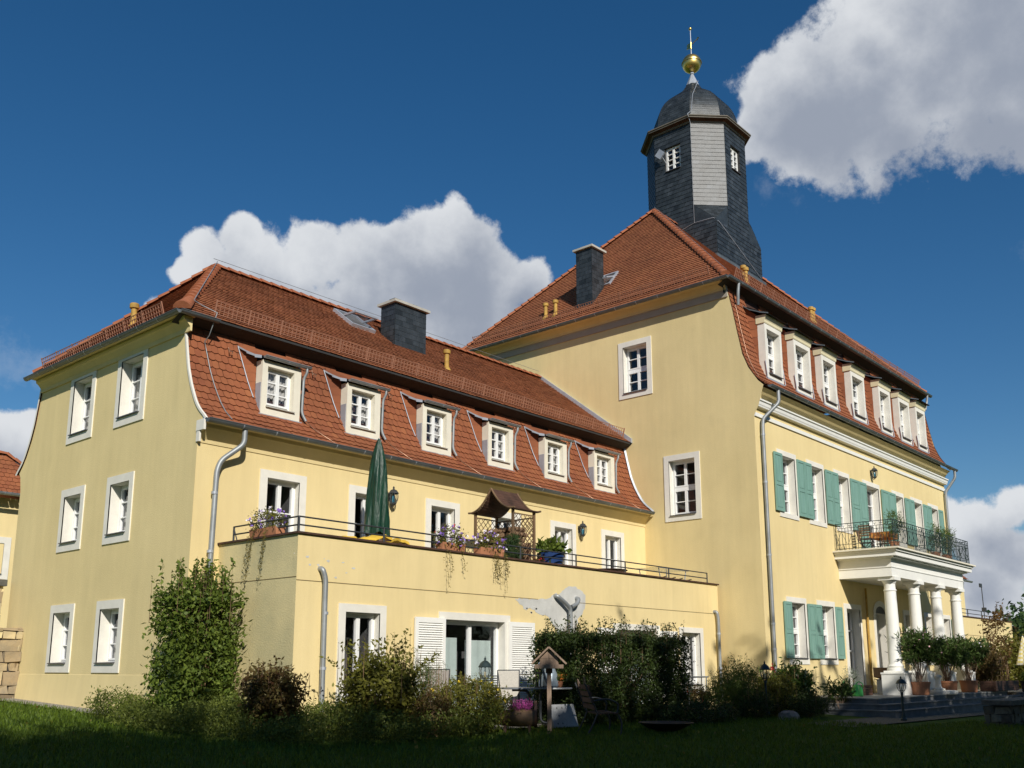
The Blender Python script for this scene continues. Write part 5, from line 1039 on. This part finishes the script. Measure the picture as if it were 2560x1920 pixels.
def flower_box(label, F, ln, fl, red=False, vines=6, big=.3):
    o = F(ln/2, 0, 0); t = thing('flower_box', label, 'flower box', tuple(o), 'petunia boxes on the terrace edge')
    mb = MB(); mb.extrude(F, [(-.1, 0), (.1, 0), (.13, .18), (.11, .18), (.1, .15), (-.1, .15), (-.11, .18), (-.13, .18)], 0, ln, 'terracotta', True); mb.build('box', t)
    c = F(ln/2, 0, .3); p = clumps((0, 0, 0), (ln*.62, .26, big), 110, 10, .05, zmin=-.2); R_ = np.array([tuple(F.u), tuple(F.n), (0, 0, 1)]); leafmesh('foliage', p@R_+np.array(tuple(c)), .055, 'leaf_autumn', t)
    for m_, n_ in fl:
        p = clumps((0, 0, .02), (ln*.66, .3, big*1.08), n_, 1, .02, shell=.85, zmin=-.18); leafmesh('flowers', np.repeat(p@R_+np.array(tuple(c)), 5, 0), .05, m_, t, .9)
    mb = MB(); lp = []
    for _ in range(vines):
        s = F(rnd.uniform(0, ln), .14, .12); L_ = rnd.uniform(.4, 1.0); pts = [s]
        for k in range(1, 9): pts.append(s+F.n*(.05+.012*k)+Vector((rnd.gauss(0, .015), 0, -L_*k/8))); lp += [tuple(pts[-1]+Vector((rnd.gauss(0, .02), rnd.gauss(0, .02), rnd.gauss(0, .03)))) for _ in range(4)]
        mb.tube(pts, .004, 'leaf_vine', 4, False)
    mb.build('trailing_stems', t); leafmesh('trailing_leaves', lp, .045, 'leaf_vine', t); return t
flower_box('flower box of white and violet petunias with long trailing stems at the terrace corner', Fr((11.87, 17.85, 4.32), (0, -1, 0), (-1, 0, 0)), .95, [('violet', 30), ('white_petal', 30)], vines=7)
flower_box('flower box of violet petunias with some red blooms left of the arbour', Fr((15.85, 16.25, 4.32), (1, 0, 0), (0, -1, 0)), .75, [('violet', 40), ('white_petal', 10), ('red_petal', 5)], vines=3)
flower_box('flower box of pale violet petunias in front of the arbour with trailing stems', Fr((17.15, 16.25, 4.32), (1, 0, 0), (0, -1, 0)), .85, [('violet', 34), ('white_petal', 22)], vines=8)
def pot(par, F, r0, r1, h, m, n=20): mb = MB(); mb.lathe(F, [(0, 0), (r0, 0), (r1*.97, h*.86), (r1*1.06, h*.87), (r1*1.08, h), (r1*.95, h), (r1*.9, h*.85), (0, h*.84)], m, n); return mb.build('pot', par)
t = thing('potted_conifer', 'bushy bluish green conifer in a pot at the terrace edge', 'potted plant', (18.95, 16.7, 3.74)); pot(t, Fr((18.95, 16.7, 3.74), (1, 0, 0), (0, 1, 0)), .17, .22, .42, 'terracotta')
p = []
for _ in range(300):
    a = rnd.uniform(0, 6.28); f = rnd.random(); r = .36*math.sqrt(rnd.random())*(1-.55*f); p += [(18.95+r*math.cos(a)+rnd.gauss(0, .015), 16.7+r*math.sin(a)+rnd.gauss(0, .015), 4.12+.85*f+rnd.gauss(0, .03)) for _ in range(12)]
leafmesh('foliage', p, .1, 'leaf_conifer', t, .12, 1.2)
t = thing('blue_flowerpot', 'large dark blue pot with a broad leaved green plant at the terrace edge', 'potted plant', (20.45, 16.62, 3.74)); pot(t, Fr((20.45, 16.62, 3.74), (1, 0, 0), (0, 1, 0)), .24, .36, .92, 'blue_pot', 26); leafmesh('foliage', clumps((20.45, 16.62, 4.78), (.42, .36, .2), 70, 9, .07), .17, 'leaf_mid', t, .5, .4); leafmesh('flowers', clumps((20.45, 16.62, 4.98), (.1, .1, .05), 10, 2, .02), .06, 'pink_petal', t, .8)
t = thing('potted_flowers', 'small pot of red flowers between the arbour and the blue pot', 'potted plant', (19.95, 16.65, 3.74)); pot(t, Fr((19.95, 16.65, 3.74), (1, 0, 0), (0, 1, 0)), .12, .17, .45, 'terracotta'); leafmesh('foliage', clumps((19.95, 16.65, 4.35), (.2, .18, .14), 40, 8, .04), .06, 'leaf_red', t); leafmesh('flowers', clumps((19.95, 16.65, 4.42), (.2, .18, .12), 14, 4, .02), .045, 'red_petal', t, .8)
def round_table(name, label, loc, r, m, h):
    t = thing(name, label, 'table', loc, local=True); mb = MB(); mb.lathe(F0, [(0, h-.025), (r*.96, h-.025), (r, h-.012), (r*.98, h), (0, h)], m, 28); kid(mb, 'tabletop', t)
    for k in range(4): a = math.pi/4+k*math.pi/2; mb = MB(); mb.tube([(r*.25*math.cos(a), r*.25*math.sin(a), h-.03), (r*.3*math.cos(a), r*.3*math.sin(a), h*.5), (r*.62*math.cos(a), r*.62*math.sin(a), 0)], .018, 'iron', 6); kid(mb, 'leg', t)
    return t
round_table('bistro_table', 'dark round table seen edge on in front of the terrace doors', (23.55, 17.0, 3.74), .62, 'wood_dark', .72)
t = thing('glass_table', 'glass topped metal table at the right end of the terrace', 'table', (26.6, 17.0, 3.74), local=True); mb = MB(); mb.box(F0, -.85, .85, -.4, .4, .95, .965, 'glass'); mb.box(F0, -.87, .87, -.42, -.4, .94, .97, 'zinc'); mb.box(F0, -.87, .87, .4, .42, .94, .97, 'zinc'); kid(mb, 'tabletop', t)
for sx in (-1, 1):
    for sy in (-1, 1): mb = MB(); mb.tube([(sx*.8, sy*.36, .95), (sx*.55, sy*.36, 0)], .018, 'zinc', 6); kid(mb, 'leg', t)
def chair(label, loc, rz, m, name='garden_chair', back=1.05, seat=.43, group='high backed garden chairs'):
    t = thing(name, label, 'chair', loc, group, rz, local=True)
    mb = MB(); mb.box(Fr((0, 0, seat), (1, 0, 0), (0, 1, 0)), -.24, .24, -.24, .24, -.012, .012, m); kid(mb, 'seat', t)
    mb = MB(); mb.box(Fr((0, .24, seat), (1, 0, 0), (0, .97, -.24), (0, .24, .97)), -.24, .24, -.01, .012, .03, back-seat, m); kid(mb, 'backrest', t)
    mb = MB()
    for s in (-1, 1): mb.tube([(s*.26, -.26, 0), (s*.26, -.25, .62), (s*.26, .2, .66), (s*.26, .31, .68)], .014, 'iron', 6); mb.tube([(s*.25, .34, 0), (s*.25, .22, seat), (s*.25, .24+(back-seat)*.24, back)], .014, 'iron', 6); mb.tube([(s*.25, -.25, seat-.02), (s*.25, .24, seat-.02)], .014, 'iron', 6)
    mb.tube([(-.25, .24+(back-seat)*.24, back), (.25, .24+(back-seat)*.24, back)], .014, 'iron', 6); kid(mb, 'frame', t); return t
c0 = chair('pale fabric high backed garden chair behind the oval patio table', (16.75, 14.9, .42), R(-51), 'textile_pale', back=1.14)
chair('dark grey high backed chair before the left louvred shutter', (14.75, 15.2, .42), R(-55), 'textile_grey', back=1.16)
dk = chair('dark terrace chair left of the pair under the glass table', (26.2, 16.75, 3.74), R(180), 'wood_dark', back=.62, seat=.42, group='dark chairs at the glass table'); dup(dk, (27.15, 16.75, 3.74), 'dark terrace chair right of the pair under the glass table')
t = thing('slatted_chair', 'folding chair with a striped slatted back at the left end of the patio table', 'chair', (16.2, 14.75, .42), rz=R(-25), local=True); mb = MB()
for k in range(12): mb.box(F0, -.2, .2, .2+.018*k, .212+.018*k, .45+.05*k, .475+.05*k, 'iron')
kid(mb, 'backrest', t); mb = MB(); mb.box(F0, -.2, .2, -.2, .2, .42, .44, 'iron'); kid(mb, 'seat', t); mb = MB()
for s in (-1, 1): mb.tube([(s*.22, -.25, 0), (s*.22, .2, .44), (s*.22, .42, 1.08)], .013, 'iron', 5); mb.tube([(s*.2, .3, 0), (s*.2, -.2, .44)], .013, 'iron', 5)
kid(mb, 'frame', t)
# ================================================================ ON THE PATIO AND LAWN
t = thing('patio_table', 'oval garden table with thin pale top and curved dark metal legs', 'table', (16.75, 14.1, .42), rz=R(-49), local=True); mb = MB(); rows = [[(.82*s*math.cos(a), .5*s*math.sin(a), z) for a in [2*math.pi*k/32 for k in range(32)]] for s, z in ((.01, .735), (1, .735), (1.01, .75), (1, .768), (.01, .768))]; mb.grid(rows, 'zinc', False, True); kid(mb, 'tabletop', t)
for s in (-1, 1):
    for y in (-.22, .22): mb = MB(); mb.tube(arc([(s*.5, y, .72), (s*.12, y, .72), (s*.12, y, .3), (s*.12, y, .03), (s*.45, y, .02)], .28, 8), .028, 'iron', 8); kid(mb, 'leg', t)
mb = MB(); mb.tube([(-.14, -.22, .4), (.14, -.22, .4)], .012, 'iron', 6); mb.tube([(-.14, .22, .4), (.14, .22, .4)], .012, 'iron', 6); mb.tube([(0, -.22, .4), (0, .22, .4)], .012, 'iron', 6); kid(mb, 'stretcher', t)
def watering_can(label, loc, rz, m, s=1.):
    t = thing('watering_can', label, 'watering can', loc, None, rz, local=True); mb = MB(); mb.lathe(F0, [(0, 0), (.13*s, 0), (.15*s, .02*s), (.135*s, .2*s), (.1*s, .27*s), (.09*s, .3*s), (.075*s, .29*s), (0, .26*s)], m, 18); kid(mb, 'body', t)
    mb = MB(); mb.tube([(.1*s, 0, .06*s), (.24*s, 0, .16*s), (.38*s, 0, .34*s)], [.035*s, .024*s, .016*s], m, 8); mb.tube([(.37*s, 0, .33*s), (.42*s, 0, .38*s)], [.02*s, .05*s], m, 10); kid(mb, 'spout', t)
    mb = MB(); mb.tube(arc([(.05*s, 0, .29*s), (-.05*s, 0, .4*s), (-.2*s, 0, .32*s), (-.14*s, 0, .1*s)], .1*s), .014*s, m, 7); kid(mb, 'handle', t); return t
watering_can('bluish metal watering can standing on the oval patio table', (17.15, 14.0, 1.19), R(200), 'can_blue', 1.35)
watering_can('bright green plastic watering can on the porch floor by the door', (32.35, 13.25, .69), R(150), 'can_green', 1.25)
t = thing('potted_flowers', 'small pot of orange flowers on the oval patio table', 'potted plant', (17.3, 13.85, 1.19)); pot(t, Fr((17.3, 13.85, 1.19), (1, 0, 0), (0, 1, 0)), .06, .09, .13, 'terracotta'); leafmesh('foliage', clumps((17.3, 13.85, 1.4), (.12, .12, .09), 30, 7, .03), .05, 'leaf_autumn', t); leafmesh('flowers', clumps((17.3, 13.85, 1.4), (.13, .13, .1), 12, 3, .02), .05, 'orange_petal', t, .8)
t = thing('table_lantern', 'dark framed candle lantern on the oval patio table', 'lantern', (16.75, 13.95, 1.19), local=True); mb = MB()
for x in (-.06, .06):
    for y in (-.06, .06): mb.box(F0, x-.008, x+.008, y-.008, y+.008, 0, .3, 'iron')
mb.box(F0, -.08, .08, -.08, .08, 0, .02, 'iron'); mb.box(F0, -.08, .08, -.08, .08, .3, .33, 'iron'); kid(mb, 'frame', t); mb = MB(); mb.tube([(0, 0, .02), (0, 0, .17)], .03, 'white', 8); kid(mb, 'candle', t)
bx, by, bz = 16.15, 13.2, .3; t = thing('bird_feeder', 'weathered wooden bird feeder with a gabled roof on a square post', 'bird feeder', (bx, by, bz), rz=R(-51), local=True)
mb = MB(); mb.box(F0, -.045, .045, -.045, .045, -.05, 1.2, 'wood_grey'); kid(mb, 'post', t)
mb = MB(); mb.box(F0, -.3, .3, -.25, .25, 1.3, 1.38, 'wood_grey'); mb.box(F0, -.07, .07, -.07, .07, 1.2, 1.3, 'wood_dark'); kid(mb, 'tray', t)
mb = MB()
for y in (-.2, .17): mb.box(F0, -.19, .19, y, y+.03, 1.38, 1.5, 'wood_grey'); mb.extrude(Fr((0, y, 0), (0, 1, 0), (1, 0, 0)), [(-.19, 1.505), (.19, 1.505), (0, 1.68)], 0, .03, 'wood_grey', True)
for x in (-.2, .18): mb.box(F0, x, x+.02, -.2, .2, 1.38, 1.42, 'wood_grey')
kid(mb, 'house', t)
for s in (-1, 1): mb = MB(); mb.box(Fr((0, 0, 1.735), (s*.72, 0, -.69), (s*.69, 0, .72), (0, 1, 0)), .0, .5, -.015, .02, -.3, .3, 'wood_grey'); kid(mb, 'roof', t)
t = thing('bench', 'old wooden slatted bench on curved black iron legs, beside the hedge', 'bench', (16.9, 12.4, .28), rz=R(48), local=True)
for k in range(4): mb = MB(); mb.box(F0, -.62, .62, -.22+.11*k, -.13+.11*k, .42-.01*abs(k-1), .445-.01*abs(k-1), 'wood_dark'); kid(mb, 'seat_slat', t)
for k in range(4): mb = MB(); mb.box(Fr((0, .26+.035*k, .5+.13*k), (1, 0, 0), (0, .97, -.25), (0, .25, .97)), -.62, .62, -.012, .012, 0, .095, 'wood_dark'); kid(mb, 'back_slat', t)
for s in (-1, 1):
    for pts in ([(s*.56, -.2, .43), (s*.56, -.3, .25), (s*.56, -.27, 0)], [(s*.56, .2, .43), (s*.56, .3, .2), (s*.56, .42, 0)]): mb = MB(); mb.tube(arc(pts, .12), .02, 'iron', 7); kid(mb, 'leg', t)
    mb = MB(); mb.tube(arc([(s*.56, .22, .43), (s*.56, .3, .65), (s*.56, .46, 1.02)], .15), .02, 'iron', 7); mb.tube(arc([(s*.56, .34, .66), (s*.56, .0, .72), (s*.56, -.24, .62), (s*.56, -.2, .43)], .14), .018, 'iron', 7); kid(mb, 'armrest', t)
mb = MB(); mb.tube(arc([(-.35, .4, .98), (-.3, .42, 1.14), (-.2, .42, 1.14), (-.15, .4, .98)], .08), .014, 'wood', 6); kid(mb, 'back_ornament', t); mb = MB(); mb.tube(arc([(.2, .42, 1.0), (.32, .46, 1.12), (.38, .4, .9)], .08), .012, 'wood_grey', 6); kid(mb, 'back_ornament', t)
mb = MB(); F = Fr((16.64, 13.55, .38), (1, -.1, 0), (.08, .3, -.1), (0, .45, 1)); F = Fr((16.68, 13.5, .36), Vector((1, -.12, 0)).normalized(), Vector((-.11, -.93, .33)).normalized(), Vector((.06, .33, .94)).normalized())
mb.box(F, 0, .74, -.06, 0, 0, .5, 'slab_grey')
for a, c in ((.2, .42), (.36, .42), (.22, .25), (.14, .08), (.28, .08)): mb.face([F(a+.022*math.cos(q), .003, c+.022*math.sin(q)) for q in [k*.63 for k in range(10)]], 'room')
item('concrete_slab', 'grey concrete slab with small round holes leaning beside the bird feeder', 'slab', mb, (17, 13.6, .36))
t = thing('log_planter', 'rounded wooden log planter with purple heather near the table legs', 'planter', (15.55, 13.5, .32), rz=R(-50), local=True); mb = MB(); rows = []
for x, r in ((-.5, .02), (-.48, .12), (-.3, .165), (0, .175), (.3, .17)): rows.append([(x, r*math.cos(a), .28+r*math.sin(a)) for a in [2*math.pi*k/16 for k in range(16)]])
mb.grid(rows, 'wood', True, True); kid(mb, 'log', t); mb = MB(); mb.tube([(.3, 0, .36), (.36, 0, .36)], .27, 'wood_dark', 18); kid(mb, 'end_disc', t); mb = MB()
for x in (-.3, .2): mb.box(F0, x-.03, x+.03, -.14, .14, 0, .14, 'wood_dark')
kid(mb, 'stand', t); leafmesh('heather', clumps((0.02, .0, .5), (.26, .12, .1), 60, 9, .03), .06, 'magenta', t, .2, 1.0)
t = thing('grey_plant', 'pale silvery plant behind the purple heather planter', 'plant', (15.3, 13.9, gz(15.3, 13.9))); leafmesh('foliage', clumps((15.3, 13.9, .82), (.3, .25, .2), 80, 10, .05), .07, 'leaf_grey', t, .3); stems('stems', t, (15.3, 13.9, .4), [(15.1, 13.9, .8), (15.5, 13.85, .85), (15.3, 14, .9)], .01)
t = thing('fire_bowl', 'shallow black iron fire bowl standing on the shaded lawn', 'fire bowl', (18.4, 11.8, .22), local=True); mb = MB(); mb.lathe(F0, [(.1, .04), (.2, .06), (.4, .13), (.58, .23), (.6, .24), (.59, .245), (.4, .15), (.15, .09), (0, .085)], 'bowl_black', 32); kid(mb, 'bowl', t); mb = MB(); mb.lathe(F0, [(.16, 0), (.17, .02), (.1, .05)], 'bowl_black', 16); kid(mb, 'foot', t)
t = thing('handrail', 'grey metal handrail with two posts right of the hedge', 'handrail', (24.8, 14.8, .3)); mb = MB(); mb.tube([(23.9, 14.8, 1.36), (25.4, 14.8, 1.36)], .022, 'zinc', 8); mb.build('rail', t)
for x in (24.32, 25.3): mb = MB(); mb.tube([(x, 14.8, .3), (x, 14.8, 1.36)], .018, 'zinc', 8); mb.lathe(Fr((x, 14.8, .31), (1, 0, 0), (0, 1, 0)), [(.06, 0), (.06, .02), (.02, .03)], 'zinc', 10); mb.build('post', t)
M('rock', (.36, .29, .24), .9, .3, 3, .5, 12); mb = MB()
for k, pr in enumerate(((0, 1.0), (.1, 1.05), (.17, .85), (.2, .4))):
    pass
rows = [[((.42+.05*math.sin(3*a+1))*s*math.cos(a)+.03*math.sin(k*2), (.26+.04*math.cos(2*a))*s*math.sin(a), z+.015*math.sin(5*a)) for a in [2*math.pi*j/11 for j in range(11)]] for k, (z, s) in enumerate(((-.05, 1.0), (.08, 1.02), (.17, .86), (.21, .5), (.22, .02)))]
mb.grid(rows, 'rock', False, True); o = mb.build('rock'); o.location = (26.1, 12.7, gz(26.1, 12.7)); tag(o, 'pale pinkish boulder at the front edge of the bed by the lamp post', 'rock')
# ================================================================ PORCH AND BALCONY
for lb, x, h, fl in (('oleander with pale pink blooms in a terracotta pot, left of three', 35.6, 2.25, ('pink_petal', 70)), ('dense dark oleander in a terracotta pot behind the white pedestal, middle of three', 38.55, 2.05, None), ('oleander with a few white blooms in a terracotta pot, right of three', 41.0, 2.1, ('white_petal', 40))):
    t = thing('potted_oleander', lb, 'potted plant', (x, 12.32, .69), 'potted oleanders before the porch'); mb = MB(); mb.lathe(Fr((x, 12.32, .69), (1, 0, 0), (0, 1, 0)), [(0, 0), (.27, 0), (.29, .03), (.29, .05), (.315, .3), (.33, .38), (.345, .385), (.35, .45), (.32, .45), (.3, .4), (0, .39)], 'terracotta', 24); mb.build('pot', t)
    spiky('', '', (x, 12.32, .69), h, 30, 'leaf_oleander', L=.21, flowers=fl, parent=t, leaves_per=54, spread=.82, z0=.38)
t = thing('pedestal', 'white turned stone pedestal on a round white base between the oleander pots', 'pedestal', (37.35, 12.28, .69), local=True); mb = MB(); mb.lathe(F0, [(0, 0), (.62, 0), (.64, .03), (.64, .1), (.6, .13), (0, .13)], 'stone', 28); kid(mb, 'base', t); mb = MB(); mb.lathe(F0, [(.22, .13), (.22, .19), (.13, .22), (.1, .3), (.09, .5), (.13, .56), (.14, .62), (.09, .68), (0, .7)], 'stone', 18); kid(mb, 'column', t)
t = thing('doorstep_clutter', 'dark crate with tools beside the green watering can at the door', 'crate', (33.9, 13.7, .69), local=True); mb = MB()
for c in (0, .12, .24): mb.box(F0, -.4, .4, -.2, -.17, c, c+.1, 'wood_dark'); mb.box(F0, -.4, .4, .17, .2, c, c+.1, 'wood_dark'); mb.box(F0, -.4, -.37, -.17, .17, c, c+.1, 'wood_dark'); mb.box(F0, .37, .4, -.17, .17, c, c+.1, 'wood_dark')
mb.box(F0, -.37, .37, -.17, .17, 0, .2, 'bowl_black'); kid(mb, 'box', t)
t = thing('potted_plant', 'wispy grey green plant in a dark pot before the porch side door', 'potted plant', (34.0, 14.1, .69)); pot(t, Fr((34.0, 14.1, .69), (1, 0, 0), (0, 1, 0)), .12, .17, .28, 'bowl_black'); leafmesh('foliage', clumps((34.0, 14.1, 1.3), (.5, .22, .35), 70, 8, .06), .09, 'leaf_grey', t, .15, .6); stems('stems', t, (34.0, 14.1, .95), [(33.7, 14.1, 1.4), (34.3, 14.1, 1.5), (34, 14, 1.55)], .008)
t = thing('wooden_box', 'brown wooden box on a grey tub beside the porch plinth', 'box', (35.9, 13.6, .69), local=True); mb = MB(); mb.box(F0, -.3, .3, -.25, .25, 0, .5, 'slab_grey'); mb.box(F0, -.33, .33, -.28, .28, .5, .53, 'bowl_black'); kid(mb, 'tub', t); mb = MB(); mb.box(Fr((0, 0, .55), (1, 0, -.12), (0, 1, 0)), -.42, .34, -.3, .3, 0, .34, 'wood'); kid(mb, 'box', t)
def slat_chair(label, loc, rz):
    t = thing('balcony_chair', label, 'chair', loc, 'wooden chairs on the balcony', rz, local=True); mb = MB()
    for k in range(5): mb.box(F0, -.2, .2, -.2+.085*k, -.14+.085*k, .43, .45, 'wood_dark')
    kid(mb, 'seat', t); mb = MB()
    for k in range(5): mb.box(F0, -.2, .2, .2+.02*k, .215+.02*k, .52+.085*k, .58+.085*k, 'wood')
    kid(mb, 'backrest', t); mb = MB()
    for s in (-1, 1): mb.tube([(s*.2, -.2, 0), (s*.2, .2, .44), (s*.2, .3, .95)], .014, 'wood_dark', 5); mb.tube([(s*.18, .25, 0), (s*.18, -.18, .44)], .014, 'wood_dark', 5)
    kid(mb, 'frame', t); return t
sc = slat_chair('slatted wooden chair at the near end of the balcony', (35.1, 13.6, 5.8), R(90)); dup(sc, (36.9, 13.7, 5.8), 'slatted wooden chair right of the balcony table', R(-100)); dup(sc, (36.2, 14.1, 5.8), 'slatted wooden chair behind the balcony table', R(10))
t = thing('balcony_table', 'small balcony table covered by a red and yellow cloth', 'table', (36.0, 13.35, 5.8), local=True); M('patterned_cloth', (.55, .3, .06), .8, .2, 9, col2=(.4, .06, .03)); mb = MB(); mb.box(F0, -.45, .45, -.35, .35, .7, .72, 'patterned_cloth'); 
for q in ((-.45, .45, -.355, -.35), (-.45, .45, .35, .355), (-.455, -.45, -.35, .35), (.45, .455, -.35, .35)): mb.box(F0, *q, .5, .72, 'patterned_cloth')
kid(mb, 'tablecloth', t)
for sx in (-1, 1):
    for sy in (-1, 1): mb = MB(); mb.tube([(sx*.35, sy*.28, 0), (sx*.35, sy*.28, .7)], .018, 'iron', 5); kid(mb, 'leg', t)
for lb, x, h in (('leafy green plant in a pot at the front corner of the balcony', 35.4, 1.35), ('feathery green plant drooping over the middle of the balcony railing', 39.8, 1.25), ('larger bushy green plant over the far half of the balcony railing', 41.1, 1.3)):
    t = thing('balcony_plant', lb, 'potted plant', (x, 12.75, 5.8), 'plants on the balcony'); pot(t, Fr((x, 12.75, 5.8), (1, 0, 0), (0, 1, 0)), .13, .18, .3, 'terracotta'); leafmesh('foliage', clumps((x, 12.7, 5.8+h*.72), (.3, .28, h*.36), 80, 12, .07), .13, 'leaf_fern', t, .14, .3); stems('stems', t, (x, 12.75, 6.05), [(x-.15, 12.7, 5.8+h*.9), (x+.15, 12.7, 5.8+h), (x, 12.6, 5.8+h)], .008)
# ================================================================ FAR RIGHT OF THE GARDEN
t = thing('planter_trellis', 'dark brown planter box with a curved wooden trellis at the right edge', 'planter', (44.0, 12.0, .69)); mb = MB()
for k in range(4): mb.box(WORLD, 42.3, 45.6, 11.7, 11.74, .72+.1*k, .81+.1*k, 'wood_dark'); mb.box(WORLD, 42.3, 42.34, 11.74, 12.3, .72+.1*k, .81+.1*k, 'wood_dark')
mb.box(WORLD, 42.34, 45.6, 11.74, 12.3, .7, 1.05, 'wood_dark'); mb.build('box', t); mb = MB(); mb.tube(arc([(43.6, 12.2, 1.1), (43.6, 12.2, 1.75), (44.6, 12.2, 1.85), (46.0, 12.2, 2.15), (46.1, 12.2, 1.1)], .2), .03, 'wood', 6)
for k in range(8): x = 43.75+.3*k; mb.tube([(x, 12.2, 1.1), (x, 12.2, 1.75+.05*k)], .012, 'wood', 4)
for z in (1.3, 1.5, 1.7): mb.tube([(43.6, 12.2, z), (46.05, 12.2, z)], .012, 'wood', 4)
mb.build('trellis', t)
t = thing('striped_parasol', 'closed yellow and white checked parasol at the right edge of the picture', 'parasol', (48.9, 12.2, .62)); M('check_a', (.72, .6, .2), .8, .05); M('check_b', (.8, .76, .6), .8, .05); mb = MB(); 
for k in range(14):
    z0, z1 = 1.75+.09*k, 1.75+.09*(k+1); r0, r1 = .36*(1-k/14)+.03, .36*(1-(k+1)/14)+.03
    for j in range(20): a, b = 6.2832*j/20, 6.2832*(j+1)/20; p = lambda r, q, z: (48.9+r*(1+.1*math.cos(5*q))*math.cos(q), 12.2+r*(1+.1*math.cos(5*q))*math.sin(q), z); mb.face([p(r0, a, z0), p(r0, b, z0), p(r1, b, z1), p(r1, a, z1)], 'check_a' if (j//2+k) % 2 else 'check_b')
mb.build('canopy', t); mb = MB(); mb.tube([(48.9, 12.2, .62), (48.9, 12.2, 3.05)], .025, 'white', 8); mb.build('pole', t)
for lb, x in (('small dark square pot with a clipped plant at the right edge, left one', 46.4), ('small dark square pot with a clipped plant at the right edge, right one', 47.5)):
    t = thing('square_pot', lb, 'potted plant', (x, 11.6, .62), 'dark square pots'); mb = MB(); mb.lathe(Fr((x, 11.6, .62), (1, 0, 0), (0, 1, 0)), [(.22, 0), (.28, .42), (.3, .42), (.3, .46), (.25, .46), (.24, .4)], 'bowl_black', 4, False, .5); mb.build('pot', t); leafmesh('foliage', clumps((x, 11.6, 1.2), (.3, .3, .2), 50, 10, .06), .08, 'leaf_mid', t)
t = thing('potted_flowers', 'pot plants and red pots at the left end of the far terrace railing', 'potted plant', (52.5, 16.6, 3.6)); pot(t, Fr((52.5, 16.6, 3.6), (1, 0, 0), (0, 1, 0)), .4, .55, 1.0, 'terracotta'); leafmesh('foliage', clumps((52.5, 16.6, 4.95), (.8, .5, .35), 60, 10, .12), .16, 'leaf_hedge', t)
